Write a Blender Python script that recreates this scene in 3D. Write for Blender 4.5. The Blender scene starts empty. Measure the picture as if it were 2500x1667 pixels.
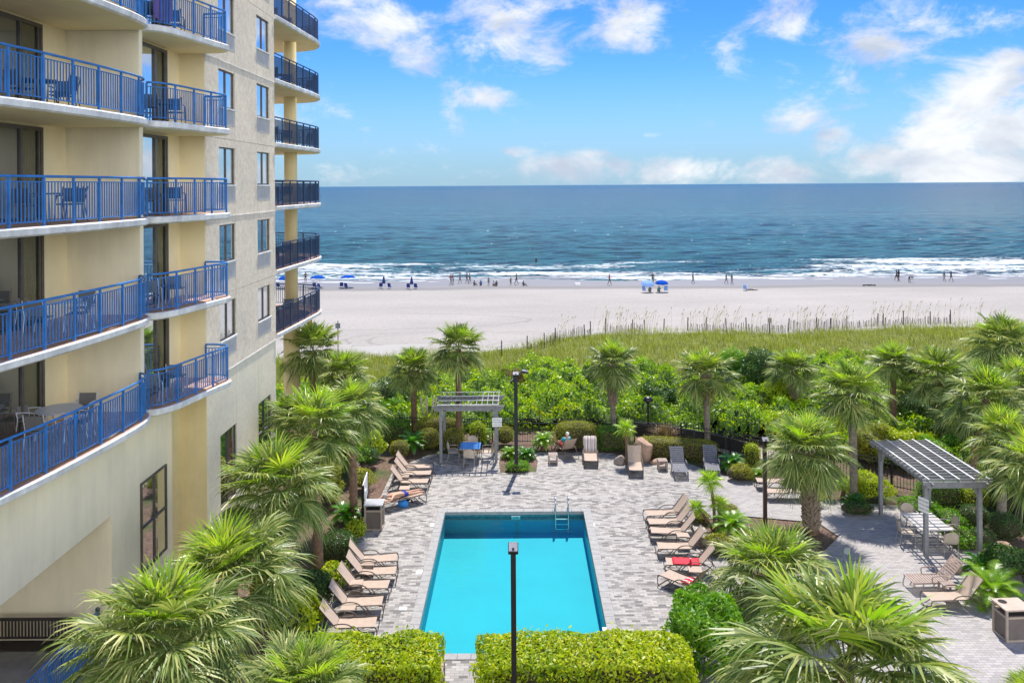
import bpy, bmesh, math, random
import numpy as np
from mathutils import Vector, Matrix, Quaternion
R = math.radians
rnd = random.Random(11)
nr = np.random.RandomState(5)
sc = bpy.context.scene
col = sc.collection

# ---------------------------------------------------------------- camera model
F, CX, CY, H, ROLL = 2000.0, 1265.0, 452.0, 13.2, R(0.37)
cr, sr = math.cos(ROLL), math.sin(ROLL)
def ray(px, py):
    u, v = (px - CX) / F, (CY - py) / F
    return u * cr + v * sr, -u * sr + v * cr
def G(px, py, z=0.0):
    X, Z = ray(px, py); t = (z - H) / Z
    return Vector((X * t, t, z))
def P(px, py, Y):
    X, Z = ray(px, py)
    return Vector((X * Y, Y, H + Z * Y))
cam_d = bpy.data.cameras.new('camera'); cam = bpy.data.objects.new('camera', cam_d); col.objects.link(cam)
cam_d.sensor_width = 36; cam_d.lens = 28.8; cam_d.shift_x = -15 / 2500; cam_d.shift_y = -381.5 / 2500
cam_d.clip_start = 0.1; cam_d.clip_end = 60000
cam.matrix_world = Matrix(((cr, sr, 0, 0), (0, 0, -1, 0), (-sr, cr, 0, H), (0, 0, 0, 1)))
sc.camera = cam

# ---------------------------------------------------------------- sky and sun
SUN_EL, SUN_AZ = R(60), R(9)
w = bpy.data.worlds.new('World'); sc.world = w; w.use_nodes = True
nt = w.node_tree; nt.nodes.clear(); N = nt.nodes.new; L = nt.links.new
def mth(op, a, b=None, c=None, tree=None):
    t = tree or nt
    n = t.nodes.new('ShaderNodeMath'); n.operation = op
    for i, x in enumerate((a, b, c)):
        if x is None: continue
        if isinstance(x, (int, float)): n.inputs[i].default_value = x
        else: t.links.new(x, n.inputs[i])
    return n.outputs[0]
sky = N('ShaderNodeTexSky'); sky.sky_type = 'NISHITA'; sky.sun_disc = False
sky.sun_elevation = SUN_EL; sky.sun_rotation = SUN_AZ; sky.air_density = 0.9; sky.dust_density = 0.2; sky.ozone_density = 3.0; sky.altitude = 0
hs = N('ShaderNodeHueSaturation'); hs.inputs['Saturation'].default_value = 1.35; hs.inputs['Value'].default_value = 1.0; L(sky.outputs[0], hs.inputs['Color'])
tint = N('ShaderNodeMix'); tint.data_type = 'RGBA'; tint.blend_type = 'MULTIPLY'; tint.inputs[0].default_value = 1
L(hs.outputs[0], tint.inputs[6]); tint.inputs[7].default_value = (0.40, 0.575, 0.85, 1)
tc = N('ShaderNodeTexCoord'); sep = N('ShaderNodeSeparateXYZ'); L(tc.outputs['Generated'], sep.inputs[0])
az = mth('ARCTAN2', sep.outputs[0], sep.outputs[1])
el = mth('ARCSINE', sep.outputs[2])
comb = N('ShaderNodeCombineXYZ'); L(az, comb.inputs[0]); L(mth('MULTIPLY', el, 1.7), comb.inputs[1])
def noise_w(scale, detail, rough=0.6, dist=0.0):
    n = N('ShaderNodeTexNoise'); n.inputs['Scale'].default_value = scale; n.inputs['Detail'].default_value = detail
    n.inputs['Roughness'].default_value = rough; n.inputs['Distortion'].default_value = dist; L(comb.outputs[0], n.inputs['Vector']); return n.outputs['Fac']
blobs = [ # photo px centre, half sizes, strength
 (905,60,170,70,.62),(1010,120,90,55,.6),(860,10,140,40,.5),(1225,70,130,90,.6),(1340,110,110,75,.5),(1300,10,160,30,.55),(1130,60,60,60,.4),(1540,45,140,60,.62),(1620,20,80,30,.4),
 (1155,240,95,40,.62),(1105,290,45,45,.5),(1230,250,50,22,.4),(1260,372,70,20,.55),(1390,412,150,45,.8),(1500,408,60,32,.7),(1650,415,100,45,.8),(1590,330,35,12,.5),(1790,415,60,30,.5),(1900,420,120,35,.7),
 (1900,45,95,60,.66),(1780,100,75,60,.5),(2080,50,70,45,.45),(1965,290,110,42,.6),(2040,330,65,32,.6),(2130,110,110,70,.6),(2060,190,60,45,.5),(2280,70,120,80,.62),(2390,110,40,40,.45),
 (2400,215,110,75,.74),(2290,320,110,75,.78),(2440,330,95,85,.74),(2150,395,100,42,.72),(2350,405,200,45,.8),(2020,360,60,30,.5),(2440,165,60,45,.7),(2700,250,150,150,.8),(2450,60,60,40,.4),
 (2800,150,200,100,.6),(300,200,300,160,.6),(-300,350,300,90,.7),(3300,380,400,60,.7)]
acc = None
for (bx, by, bw, bh, bs) in blobs:
    X, Z = ray(bx, by); a0 = math.atan2(X, 1); e0 = math.atan2(Z, math.hypot(X, 1))
    da = mth('MULTIPLY', mth('SUBTRACT', az, a0), F / bw); de = mth('MULTIPLY', mth('SUBTRACT', el, e0), F / bh)
    q = mth('ADD', mth('MULTIPLY', da, da), mth('MULTIPLY', de, de))
    g = mth('MULTIPLY', mth('EXPONENT', mth('MULTIPLY', q, -0.8)), bs)
    acc = g if acc is None else mth('MAXIMUM', acc, g)
wsp = noise_w(3.2, 14, 0.70, 0.7); big = noise_w(11.0, 14, 0.66, 0.35)
nn = mth('ADD', mth('MULTIPLY', wsp, 0.35), mth('MULTIPLY', big, 0.65))
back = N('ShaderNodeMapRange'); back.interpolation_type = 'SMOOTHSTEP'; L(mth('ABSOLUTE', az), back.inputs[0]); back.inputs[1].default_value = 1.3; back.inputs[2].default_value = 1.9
lowfill = N('ShaderNodeMapRange'); lowfill.interpolation_type = 'SMOOTHSTEP'; L(el, lowfill.inputs[0]); lowfill.inputs[1].default_value = .85; lowfill.inputs[2].default_value = .45
acc = mth('MAXIMUM', acc, mth('MULTIPLY', back.outputs[0], lowfill.outputs[0]))  # unseen low cloud bank behind the camera, added to fill walls facing it
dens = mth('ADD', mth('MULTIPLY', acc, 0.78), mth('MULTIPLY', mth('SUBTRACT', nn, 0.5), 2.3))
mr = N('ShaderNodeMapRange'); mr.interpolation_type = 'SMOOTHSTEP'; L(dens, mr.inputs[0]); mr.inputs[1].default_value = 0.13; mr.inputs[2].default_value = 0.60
hz = N('ShaderNodeMapRange'); hz.interpolation_type = 'SMOOTHSTEP'; L(sep.outputs[2], hz.inputs[0]); hz.inputs[1].default_value = .16; hz.inputs[2].default_value = -.02; hz.inputs[3].default_value = 0; hz.inputs[4].default_value = .85
hzc = N('ShaderNodeMix'); hzc.data_type = 'RGBA'; L(hz.outputs[0], hzc.inputs[0]); L(tint.outputs[2], hzc.inputs[6]); hzc.inputs[7].default_value = (1.75, 2.9, 3.9, 1)
bgw = mth('MULTIPLY', mr.outputs[0], mth('GREATER_THAN', sep.outputs[2], 0.0))
shade = N('ShaderNodeMapRange'); L(noise_w(7.0, 8, 0.55, 0.3), shade.inputs[0]); shade.inputs[1].default_value = .38; shade.inputs[2].default_value = .58; shade.inputs[3].default_value = 0; shade.inputs[4].default_value = 1
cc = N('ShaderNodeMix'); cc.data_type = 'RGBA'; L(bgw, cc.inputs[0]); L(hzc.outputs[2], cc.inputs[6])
cl = N('ShaderNodeMix'); cl.data_type = 'RGBA'; cl.blend_type = 'MULTIPLY'; cl.inputs[0].default_value = 1; shc = N('ShaderNodeMix'); shc.data_type = 'RGBA'; L(shade.outputs[0], shc.inputs[0]); shc.inputs[6].default_value = (3.0, 3.4, 4.15, 1); shc.inputs[7].default_value = (5.1, 5.25, 5.4, 1); L(shc.outputs[2], cl.inputs[6]); L(mth('ADD', mth('MULTIPLY', back.outputs[0], 1.9), 1), cl.inputs[7]); L(cl.outputs[2], cc.inputs[7])  # the added rear clouds are brightened further for more fill light
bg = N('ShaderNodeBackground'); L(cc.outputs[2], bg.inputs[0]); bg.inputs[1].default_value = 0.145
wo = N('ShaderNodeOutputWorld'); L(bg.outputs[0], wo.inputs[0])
sd = bpy.data.lights.new('sun', 'SUN'); sd.energy = 5.0; sd.angle = R(0.5); sd.color = (1, 0.95, 0.87)
so = bpy.data.objects.new('sun', sd); col.objects.link(so)
Sdir = Vector((math.sin(SUN_AZ) * math.cos(SUN_EL), math.cos(SUN_AZ) * math.cos(SUN_EL), math.sin(SUN_EL)))
so.rotation_euler = Sdir.to_track_quat('Z', 'Y').to_euler(); so.location = (0, 0, 60)
vs = sc.view_settings; vs.view_transform = 'Standard'; vs.look = 'None'; vs.exposure = 0.42; vs.gamma = 1; vs.use_curve_mapping = False
sc.cycles.max_bounces = 8; sc.cycles.transparent_max_bounces = 12; sc.cycles.diffuse_bounces = 3

# ---------------------------------------------------------------- materials
def newmat(name):
    m = bpy.data.materials.new(name); m.use_nodes = True; t = m.node_tree
    return m, t, t.nodes['Principled BSDF'], t.nodes['Material Output']
def objco(t): return t.nodes.new('ShaderNodeTexCoord').outputs['Object']
def geopos(t): return t.nodes.new('ShaderNodeNewGeometry').outputs['Position']
def tnoise(t, vec, scale, detail=4, rough=.55, out='Fac', dist=0):
    n = t.nodes.new('ShaderNodeTexNoise'); n.inputs['Scale'].default_value = scale; n.inputs['Detail'].default_value = detail
    n.inputs['Roughness'].default_value = rough; n.inputs['Distortion'].default_value = dist; t.links.new(vec, n.inputs['Vector']); return n.outputs[out]
def scaled(t, vec, s):
    m = t.nodes.new('ShaderNodeMapping'); m.inputs['Scale'].default_value = s; t.links.new(vec, m.inputs['Vector']); return m.outputs[0]
def ramp(t, fac, stops):
    r = t.nodes.new('ShaderNodeValToRGB'); e = r.color_ramp.elements
    while len(e) < len(stops): e.new(.5)
    for i, (p, c) in enumerate(stops): e[i].position = p; e[i].color = (*c, 1) if len(c) == 3 else c
    t.links.new(fac, r.inputs[0]); return r.outputs[0]
def mixc(t, f, a, b, mode='MIX'):
    n = t.nodes.new('ShaderNodeMix'); n.data_type = 'RGBA'; n.blend_type = mode
    for i, x in ((0, f), (6, a), (7, b)):
        if isinstance(x, (int, float)): n.inputs[i].default_value = x
        elif isinstance(x, tuple): n.inputs[i].default_value = (*x, 1) if len(x) == 3 else x
        else: t.links.new(x, n.inputs[i])
    return n.outputs[2]
def bump(t, b, h, strength, dist=.02):
    n = t.nodes.new('ShaderNodeBump'); n.inputs['Strength'].default_value = strength; n.inputs['Distance'].default_value = dist
    t.links.new(h, n.inputs['Height']); t.links.new(n.outputs[0], b.inputs['Normal'])
def M(name, c, rough=.6, metal=0, var=.12, vs=3., bs=0, bst=.3, bd=.01, spec=.5, dirt=None, streak=0):
    m, t, b, o = newmat(name); co = geopos(t) if False else objco(t)
    c2 = tuple(max(0, x * (1 - var * 1.6)) for x in c); c1 = tuple(min(1, x * (1 + var)) for x in c)
    f = ramp(t, tnoise(t, co, vs, 6, .6), [(.3, c2), (.7, c1)])
    if dirt: f = mixc(t, ramp(t, tnoise(t, co, .9, 8, .65), [(.5, (0, 0, 0)), (.75, (.75, .75, .75))]), f, dirt)
    if streak: f = mixc(t, 1.0, f, ramp(t, tnoise(t, scaled(t, co, (1.6, 1.6, .22)), 1, 9, .72), [(.30, (1 - streak,) * 3), (.60, (1, 1, 1))]), 'MULTIPLY')
    t.links.new(f, b.inputs['Base Color'])
    b.inputs['Roughness'].default_value = rough; b.inputs['Metallic'].default_value = metal; b.inputs['Specular IOR Level'].default_value = spec
    if bs: bump(t, b, tnoise(t, co, bs, 5), bst, bd)
    return m
def leafmat(name, a, b_, c, trans=.35, rough=.45, spec=.5, species=False):
    """three leaf colours shared out at random over the leaves"""
    m, t, b, o = newmat(name); g = t.nodes.new('ShaderNodeNewGeometry')
    rr = g.outputs['Random Per Island']
    big_ = tnoise(t, g.outputs['Position'], .9, 3)
    f = mth('ADD', mth('MULTIPLY', rr, .6, tree=t), mth('MULTIPLY', big_, .55, tree=t), tree=t)
    cc_ = ramp(t, f, [(.2, a), (.55, b_), (.9, c)])
    if species:
        sp = ramp(t, tnoise(t, g.outputs['Position'], .38, 5, .6, dist=.5), [(.40, (.42, .50, .8)), (.47, (1, 1, 1)), (.58, (1, 1, 1)), (.64, (1.25, .95, .9)), (.70, (1.0, .62, .9))]); cc_ = mixc(t, 1.0, cc_, sp, 'MULTIPLY')
    t.links.new(cc_, b.inputs['Base Color']); b.inputs['Roughness'].default_value = rough; b.inputs['Specular IOR Level'].default_value = spec
    tr = t.nodes.new('ShaderNodeBsdfTranslucent'); t.links.new(mixc(t, 1.0, cc_, (1.15, 1.25, .45), 'MULTIPLY'), tr.inputs[0])
    mx = t.nodes.new('ShaderNodeMixShader'); mx.inputs[0].default_value = trans
    t.links.new(b.outputs[0], mx.inputs[1]); t.links.new(tr.outputs[0], mx.inputs[2]); t.links.new(mx.outputs[0], o.inputs[0])
    return m
def glassmat(name, c, mixv, rough=.03):
    m, t, b, o = newmat(name)
    b.inputs['Base Color'].default_value = (*c, 1); b.inputs['Roughness'].default_value = .5; b.inputs['Specular IOR Level'].default_value = .2
    gl = t.nodes.new('ShaderNodeBsdfGlossy'); gl.inputs['Roughness'].default_value = rough; gl.inputs[0].default_value = (.9, .95, 1, 1)
    lw = t.nodes.new('ShaderNodeLayerWeight'); lw.inputs[0].default_value = .35
    mx = t.nodes.new('ShaderNodeMixShader'); t.links.new(mth('ADD', mth('MULTIPLY', lw.outputs[1], .5, tree=t), mixv, tree=t), mx.inputs[0])
    t.links.new(b.outputs[0], mx.inputs[1]); t.links.new(gl.outputs[0], mx.inputs[2]); t.links.new(mx.outputs[0], o.inputs[0])
    return m

# ---------------------------------------------------------------- mesh builder
class MB:
    def __init__(s): s.v = []; s.f = []; s.m = []
    def add(s, vs, fs, mi=0):
        k = len(s.v); s.v += [tuple(v) for v in vs]; s.f += [tuple(k + i for i in f) for f in fs]; s.m += [mi] * len(fs); return s
    def box(s, c, d, rot=None, mi=0):
        hx, hy, hz = d[0] / 2, d[1] / 2, d[2] / 2
        vs = [Vector((x, y, z)) for x in (-hx, hx) for y in (-hy, hy) for z in (-hz, hz)]
        if rot is not None: vs = [rot @ v for v in vs]
        c = Vector(c); vs = [v + c for v in vs]
        return s.add(vs, [(0, 1, 3, 2), (4, 6, 7, 5), (0, 4, 5, 1), (2, 3, 7, 6), (0, 2, 6, 4), (1, 5, 7, 3)], mi)
    def bb(s, x0, x1, y0, y1, z0, z1, mi=0): return s.box(((x0 + x1) / 2, (y0 + y1) / 2, (z0 + z1) / 2), (abs(x1 - x0), abs(y1 - y0), abs(z1 - z0)), None, mi)
    def beam(s, a, b, wd, ht, mi=0):
        a, b = Vector(a), Vector(b); d = b - a; q = d.to_track_quat('Y', 'Z').to_matrix()
        return s.box((a + b) / 2, (wd, d.length, ht), q, mi)
    def tube(s, pts, r, n=8, mi=0, cap=True):
        pts = [Vector(p) for p in pts]; rs = r if isinstance(r, (list, tuple)) else [r] * len(pts)
        rings = []; up = Vector((0, 0, 1)); prev = None
        for i, p in enumerate(pts):
            d = (pts[min(i + 1, len(pts) - 1)] - pts[max(i - 1, 0)])
            if d.length < 1e-9: d = Vector((0, 0, 1))
            d.normalize()
            if prev is None:
                a = Vector((1, 0, 0)) if abs(d.z) > .9 else up
                x = d.cross(a).normalized()
            else: x = (prev - d * prev.dot(d)).normalized()
            prev = x; y = d.cross(x)
            rings.append([p + (x * math.cos(2 * math.pi * k / n) + y * math.sin(2 * math.pi * k / n)) * rs[i] for k in range(n)])
        vs = [v for rg in rings for v in rg]; fs = []
        for i in range(len(pts) - 1):
            for k in range(n): fs.append((i * n + k, i * n + (k + 1) % n, (i + 1) * n + (k + 1) % n, (i + 1) * n + k))
        if cap: fs.append(tuple(range(n))[::-1]); fs.append(tuple((len(pts) - 1) * n + k for k in range(n)))
        return s.add(vs, fs, mi)
    def lathe(s, prof, n=20, c=(0, 0, 0), mi=0):
        vs = []; fs = []
        for (r, z) in prof: vs += [(c[0] + r * math.cos(2 * math.pi * k / n), c[1] + r * math.sin(2 * math.pi * k / n), c[2] + z) for k in range(n)]
        for i in range(len(prof) - 1):
            for k in range(n): fs.append((i * n + k, i * n + (k + 1) % n, (i + 1) * n + (k + 1) % n, (i + 1) * n + k))
        fs.append(tuple(range(n))[::-1]); fs.append(tuple((len(prof) - 1) * n + k for k in range(n)))
        return s.add(vs, fs, mi)
    def prism(s, poly, z0, z1, mi=0, mt=None):
        n = len(poly); vs = [(p[0], p[1], z0) for p in poly] + [(p[0], p[1], z1) for p in poly]
        s.add(vs, [tuple(range(n))[::-1]], mi)
        k = len(s.v) - 2 * n
        s.f.append(tuple(k + n + i for i in range(n))); s.m.append(mi if mt is None else mt)
        for i in range(n): s.f.append((k + i, k + (i + 1) % n, k + n + (i + 1) % n, k + n + i)); s.m.append(mi)
        return s
    def build(s, name, mat, parent=None, world=False, smooth=False, bevel=0):
        me = bpy.data.meshes.new(name); me.from_pydata(s.v, [], s.f)
        mats = mat if isinstance(mat, (list, tuple)) else [mat]
        for m_ in mats: me.materials.append(m_)
        if len(mats) > 1: me.polygons.foreach_set('material_index', s.m)
        if smooth: me.polygons.foreach_set('use_smooth', [True] * len(me.polygons))
        me.update()
        o = bpy.data.objects.new(name, me); col.objects.link(o)
        if parent is not None:
            o.parent = parent
            if world: o.matrix_parent_inverse = wm(parent).inverted()
        if bevel:
            b = o.modifiers.new('bevel', 'BEVEL'); b.width = bevel; b.segments = 2; b.limit_method = 'ANGLE'
        return o
def wm(o):
    m = Matrix.LocRotScale(o.location, o.rotation_euler, o.scale)
    return m if o.parent is None else wm(o.parent) @ o.matrix_parent_inverse @ m
def np_mesh(name, verts, faces_flat, nper, mat, parent=None, smooth=False):
    me = bpy.data.meshes.new(name); nv = len(verts); nf = len(faces_flat) // nper
    me.vertices.add(nv); me.vertices.foreach_set('co', np.asarray(verts, np.float32).ravel())
    me.loops.add(nf * nper); me.loops.foreach_set('vertex_index', np.asarray(faces_flat, np.int32).ravel())
    me.polygons.add(nf); me.polygons.foreach_set('loop_start', np.arange(0, nf * nper, nper, dtype=np.int32))
    try: me.polygons.foreach_set('loop_total', np.full(nf, nper, np.int32))
    except Exception: pass
    me.materials.append(mat)
    if smooth: me.polygons.foreach_set('use_smooth', np.ones(nf, bool))
    me.update(calc_edges=True); me.validate()
    o = bpy.data.objects.new(name, me); col.objects.link(o)
    if parent is not None: o.parent = parent
    return o
def tag(o, label, cat, group=None, kind=None):
    if label: o['label'] = label
    if cat: o['category'] = cat
    if group: o['group'] = group
    if kind: o['kind'] = kind
    return o
def thing(name, label, cat, loc=(0, 0, 0), rz=0, group=None):
    o = bpy.data.objects.new(name, None); col.objects.link(o); o.empty_display_size = .2
    o.location = loc; o.rotation_euler = (0, 0, rz); return tag(o, label, cat, group)
def struct(o): o['kind'] = 'structure'; return o
def copy_tree(o, parent=None, loc=None, rz=None, label=None, scale=None):
    c = o.copy(); col.objects.link(c); c.parent = parent
    if loc is not None: c.location = loc
    if rz is not None: c.rotation_euler = (0, 0, rz)
    if label: c['label'] = label
    if scale: c.scale = scale
    for ch in list(o.children): copy_tree(ch, c)
    return c
def lerp(a, b, t): return a + (b - a) * t
def crom(pts, n=6):
    pts = [Vector((*p, 0)) if len(p) == 2 else Vector(p) for p in pts]; out = []
    for i in range(len(pts) - 1):
        p0 = pts[max(i - 1, 0)]; p1 = pts[i]; p2 = pts[i + 1]; p3 = pts[min(i + 2, len(pts) - 1)]
        for k in range(n):
            t = k / n
            out.append(.5 * ((2 * p1) + (p2 - p0) * t + (2 * p0 - 5 * p1 + 4 * p2 - p3) * t * t + (3 * p1 - p0 - 3 * p2 + p3) * t ** 3))
    out.append(pts[-1]); return out
def resample(path, step):
    L_ = [0]
    for a, b in zip(path, path[1:]): L_.append(L_[-1] + (b - a).length)
    n = max(1, round(L_[-1] / step)); out = []; j = 0
    for i in range(n + 1):
        s = L_[-1] * i / n
        while j < len(path) - 2 and L_[j + 1] < s: j += 1
        t = (s - L_[j]) / max(1e-9, L_[j + 1] - L_[j]); out.append(path[j].lerp(path[j + 1], min(1, t)))
    return out
def text(s, size, mat, parent, loc, rot, name='lettering', ext=.002):
    cu = bpy.data.curves.new(name, 'FONT'); cu.body = s; cu.size = size; cu.align_x = 'CENTER'; cu.align_y = 'CENTER'; cu.extrude = ext
    cu.materials.append(mat); o = bpy.data.objects.new(name, cu); col.objects.link(o); me = bpy.data.meshes.new_from_object(o.evaluated_get(bpy.context.evaluated_depsgraph_get())); bpy.data.objects.remove(o); o = bpy.data.objects.new(name, me); col.objects.link(o); o.parent = parent; o.location = loc; o.rotation_euler = rot; return o
# ---------------------------------------------------------------- palette
CREAM = M('painted_cream_wall', (.93, .79, .48), .85, var=.05, vs=.7, bs=60, bst=.12, bd=.004, streak=.06)
PALE = M('painted_pale_wall', (.94, .83, .59), .85, var=.05, vs=.6, bs=60, bst=.12, bd=.004, streak=.12)
YELL = M('painted_yellow_wall', (.80, .65, .34), .85, var=.06, vs=.8, bs=60, bst=.12, bd=.004, streak=.12)
EDGE = M('slab_edge_paint', (.82, .81, .78), .7, var=.12, vs=2.2, bs=25, bst=.2, dirt=(.5, .46, .42), streak=.3)
SOFF = M('soffit_paint', (.90, .80, .50), .85, var=.05, vs=.8)
TILE = M('terracotta_tile', (.50, .31, .23), .6, var=.15, vs=6)
BLUE = M('blue_rail_paint', (.03, .18, .50), .38, var=.18, vs=3, spec=.6)
BLUE_SHADED = M('shaded_blue_rail_paint', (.012, .035, .10), .38, var=.2, vs=3, spec=.5)  # darker copy of the rail blue, shade painted into the colour
BRONZE = M('bronze_frame', (.10, .085, .07), .45, var=.2)
WHITE = M('white_paint', (.78, .78, .76), .4, var=.05)
BLACK = M('black_metal', (.012, .012, .014), .4, var=.2)
GREYP = M('smooth_grey_paint', (.46, .44, .42), .85, var=.08, vs=3, bs=30, bst=.1)
def stucco(name, a, b2, bst):
    m, t, b, o = newmat(name); co = objco(t)
    n1 = tnoise(t, co, 6, 8, .6, dist=.6); n2 = tnoise(t, co, .5, 5, .6)
    f = mixc(t, ramp(t, n1, [(.38, (0, 0, 0)), (.62, (1, 1, 1))]), a, b2)
    f = mixc(t, ramp(t, n2, [(.35, (.78, .78, .78)), (.7, (1.08, 1.06, 1.02))]), (1, 1, 1), f, 'MULTIPLY') if False else mixc(t, 1.0, f, ramp(t, n2, [(.3, (.82, .82, .83)), (.7, (1.0, .99, .97))]), 'MULTIPLY')
    t.links.new(f, b.inputs['Base Color']); b.inputs['Roughness'].default_value = .9
    h = mth('ADD', mth('MULTIPLY', tnoise(t, co, 24, 6, .65, dist=1.0), 1.0, tree=t), mth('MULTIPLY', n1, .6, tree=t), tree=t)
    bump(t, b, h, bst, .035); return m
STUC = stucco('rough_stucco', (.76, .64, .49), (.89, .78, .61), .85)
STUL = stucco('lower_stucco', (.78, .69, .51), (.86, .77, .58), .4)
GLASS = glassmat('window_glass', (.05, .06, .065), .55)
GLASSD = glassmat('door_glass', (.035, .037, .03), .06)
GLT, t, b, o_ = newmat('clear_door_glass'); tr_ = t.nodes.new('ShaderNodeBsdfTransparent'); tr_.inputs[0].default_value = (.75, .78, .72, 1); gl_ = t.nodes.new('ShaderNodeBsdfGlossy'); gl_.inputs['Roughness'].default_value = .03; mx_ = t.nodes.new('ShaderNodeMixShader'); mx_.inputs[0].default_value = .14; t.links.new(tr_.outputs[0], mx_.inputs[1]); t.links.new(gl_.outputs[0], mx_.inputs[2]); t.links.new(mx_.outputs[0], o_.inputs[0])
CURT = M('curtain_fabric', (.27, .245, .17), .9, var=.15, vs=2)
SLING = M('tan_sling_mesh', (.44, .335, .26), .8, var=.06, vs=8, bs=250, bst=.2)
FRAME = M('taupe_metal', (.11, .08, .062), .42, var=.12)
SLAT = M('taupe_plastic_slat', (.36, .27, .225), .55, var=.06)
SLATG = M('grey_plastic_slat', (.17, .17, .20), .55, var=.08)
PERG = M('weathered_grey_timber', (.235, .235, .24), .7, var=.14, vs=6, bs=40, bst=.25)
LBLUE = M('blue_beach_canvas', (.002, .06, .36), .8, var=.08, spec=.05)
NBLUE = M('navy_canvas', (.01, .025, .17), .7, var=.08)
PBLUE = M('pale_blue_canvas', (.20, .33, .62), .8, var=.08, spec=.05)
SKIN = M('tanned_skin', (.52, .28, .18), .55, var=.06)
SKIN_BACKLIT = M('backlit_skin', (.085, .045, .032), .55, var=.06)  # backlight on the beach figures is put into this darkened skin colour
HAIRG = M('grey_hair', (.40, .39, .37), .7); HAIRD = M('dark_hair', (.02, .015, .012), .7); HAIRW = M('white_hair', (.7, .68, .62), .7)
RED = M('red_fabric', (.62, .01, .03), .75, var=.15, vs=12); TEAL = M('teal_fabric', (.02, .38, .50), .75)
ROCK = M('tan_rock', (.42, .27, .19), .85, var=.2, vs=3, bs=9, bst=.6, bd=.03, dirt=(.26, .24, .18))
ROCKG = M('grey_rock', (.33, .27, .23), .85, var=.2, vs=4, bs=9, bst=.6, bd=.03)
STEEL = M('polished_steel', (.6, .62, .65), .15, metal=1, var=.03)
BARK = M('palm_bark_brown', (.20, .12, .075), .9, var=.3, vs=6, bs=14, bst=.7, bd=.03)
BARKG = M('palm_bark_grey', (.25, .21, .165), .9, var=.3, vs=6, bs=14, bst=.7, bd=.03)
BOOT = M('palm_boot_fibre', (.30, .23, .165), .9, var=.3, vs=10, bs=30, bst=.5, dirt=(.13, .085, .06))
SHADECORE = M('foliage_shade_brown', (.055, .045, .022), .95, var=.3, vs=4)  # dark colour painted as the shade inside shrubs
PALM = leafmat('palm_frond_green', (.06, .105, .025), (.19, .27, .06), (.52, .52, .20), .33, .42, .42)
PALMY = leafmat('palm_frond_bright', (.18, .36, .02), (.32, .50, .03), (.55, .60, .08), .42, .35, .6)
DEADF = leafmat('palm_frond_dead', (.16, .10, .05), (.28, .20, .11), (.42, .33, .2), .2, .8, .2)
SHRB = leafmat('shrub_leaf_green', (.06, .18, .012), (.13, .32, .012), (.28, .46, .02), .4, .45)
SHRY = leafmat('shrub_leaf_yellow', (.14, .26, .008), (.38, .49, .008), (.64, .63, .02), .42, .45)
SHRD = leafmat('shrub_leaf_dark', (.025, .07, .014), (.05, .13, .02), (.12, .22, .035), .3, .4)
SHRO = leafmat('shrub_leaf_olive', (.14, .17, .02), (.28, .31, .03), (.48, .42, .05), .4, .5)
SCRUB = leafmat('scrub_leaf', (.07, .19, .006), (.27, .46, .006), (.66, .74, .015), .42, .42, species=True)
BROWNS = leafmat('dry_scrub_leaf', (.10, .07, .03), (.2, .15, .05), (.28, .25, .06), .3, .7)
GRASS = leafmat('dune_grass_blade', (.14, .16, .03), (.26, .30, .045), (.44, .43, .12), .4, .7, .2)
OATS = leafmat('sea_oat_straw', (.20, .16, .08), (.33, .27, .16), (.45, .38, .25), .2, .8, .2)
CYCAD = leafmat('cycad_leaflet', (.03, .13, .01), (.07, .24, .01), (.16, .36, .02), .38, .3, .7)
CYCADY = leafmat('cycad_leaflet_bright', (.10, .25, .01), (.2, .38, .015), (.36, .48, .03), .42, .35, .6)

# ---------------------------------------------------------------- ground, deck, pool
POOL = (-3.04, 2.55, 23.1, 33.1)
def sheet(name, outer, holes, z, mat, skirt=None):
    bm = bmesh.new(); ed = []; loops = []
    for lp in [outer] + holes:
        vs_ = [bm.verts.new((p[0], p[1], z)) for p in lp]; loops.append(vs_)
        for a, b in zip(vs_, vs_[1:] + vs_[:1]): ed.append(bm.edges.new((a, b)))
    bmesh.ops.triangle_fill(bm, use_beauty=True, use_dissolve=False, edges=ed)
    for f in bm.faces:
        f.normal_update()
        if f.normal.z < 0: f.normal_flip()
    if skirt:
        for vs_ in loops[:1]:
            lo = [bm.verts.new((v.co.x, v.co.y, z - skirt)) for v in vs_]
            for i in range(len(vs_)):
                j = (i + 1) % len(vs_); bm.faces.new((vs_[i], vs_[j], lo[j], lo[i]))
    me = bpy.data.meshes.new(name); bm.to_mesh(me); bm.free(); me.materials.append(mat)
    o = bpy.data.objects.new(name, me); col.objects.link(o); return o
def mulchmat():
    m, t, b, o = newmat('bark_mulch'); p = geopos(t)
    f = ramp(t, tnoise(t, p, 9, 8, .7), [(.3, (.05, .032, .022)), (.5, (.15, .09, .065)), (.72, (.28, .19, .14))])
    f = mixc(t, ramp(t, tnoise(t, p, .6, 4), [(.45, (0, 0, 0)), (.65, (1, 1, 1))]), f, ramp(t, tnoise(t, p, 14, 6), [(.35, (.03, .05, .012)), (.7, (.11, .14, .03))]))
    t.links.new(f, b.inputs['Base Color']); b.inputs['Roughness'].default_value = .95; bump(t, b, tnoise(t, p, 25, 5, .7), .8, .04); return m
MULCH = mulchmat()
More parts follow.
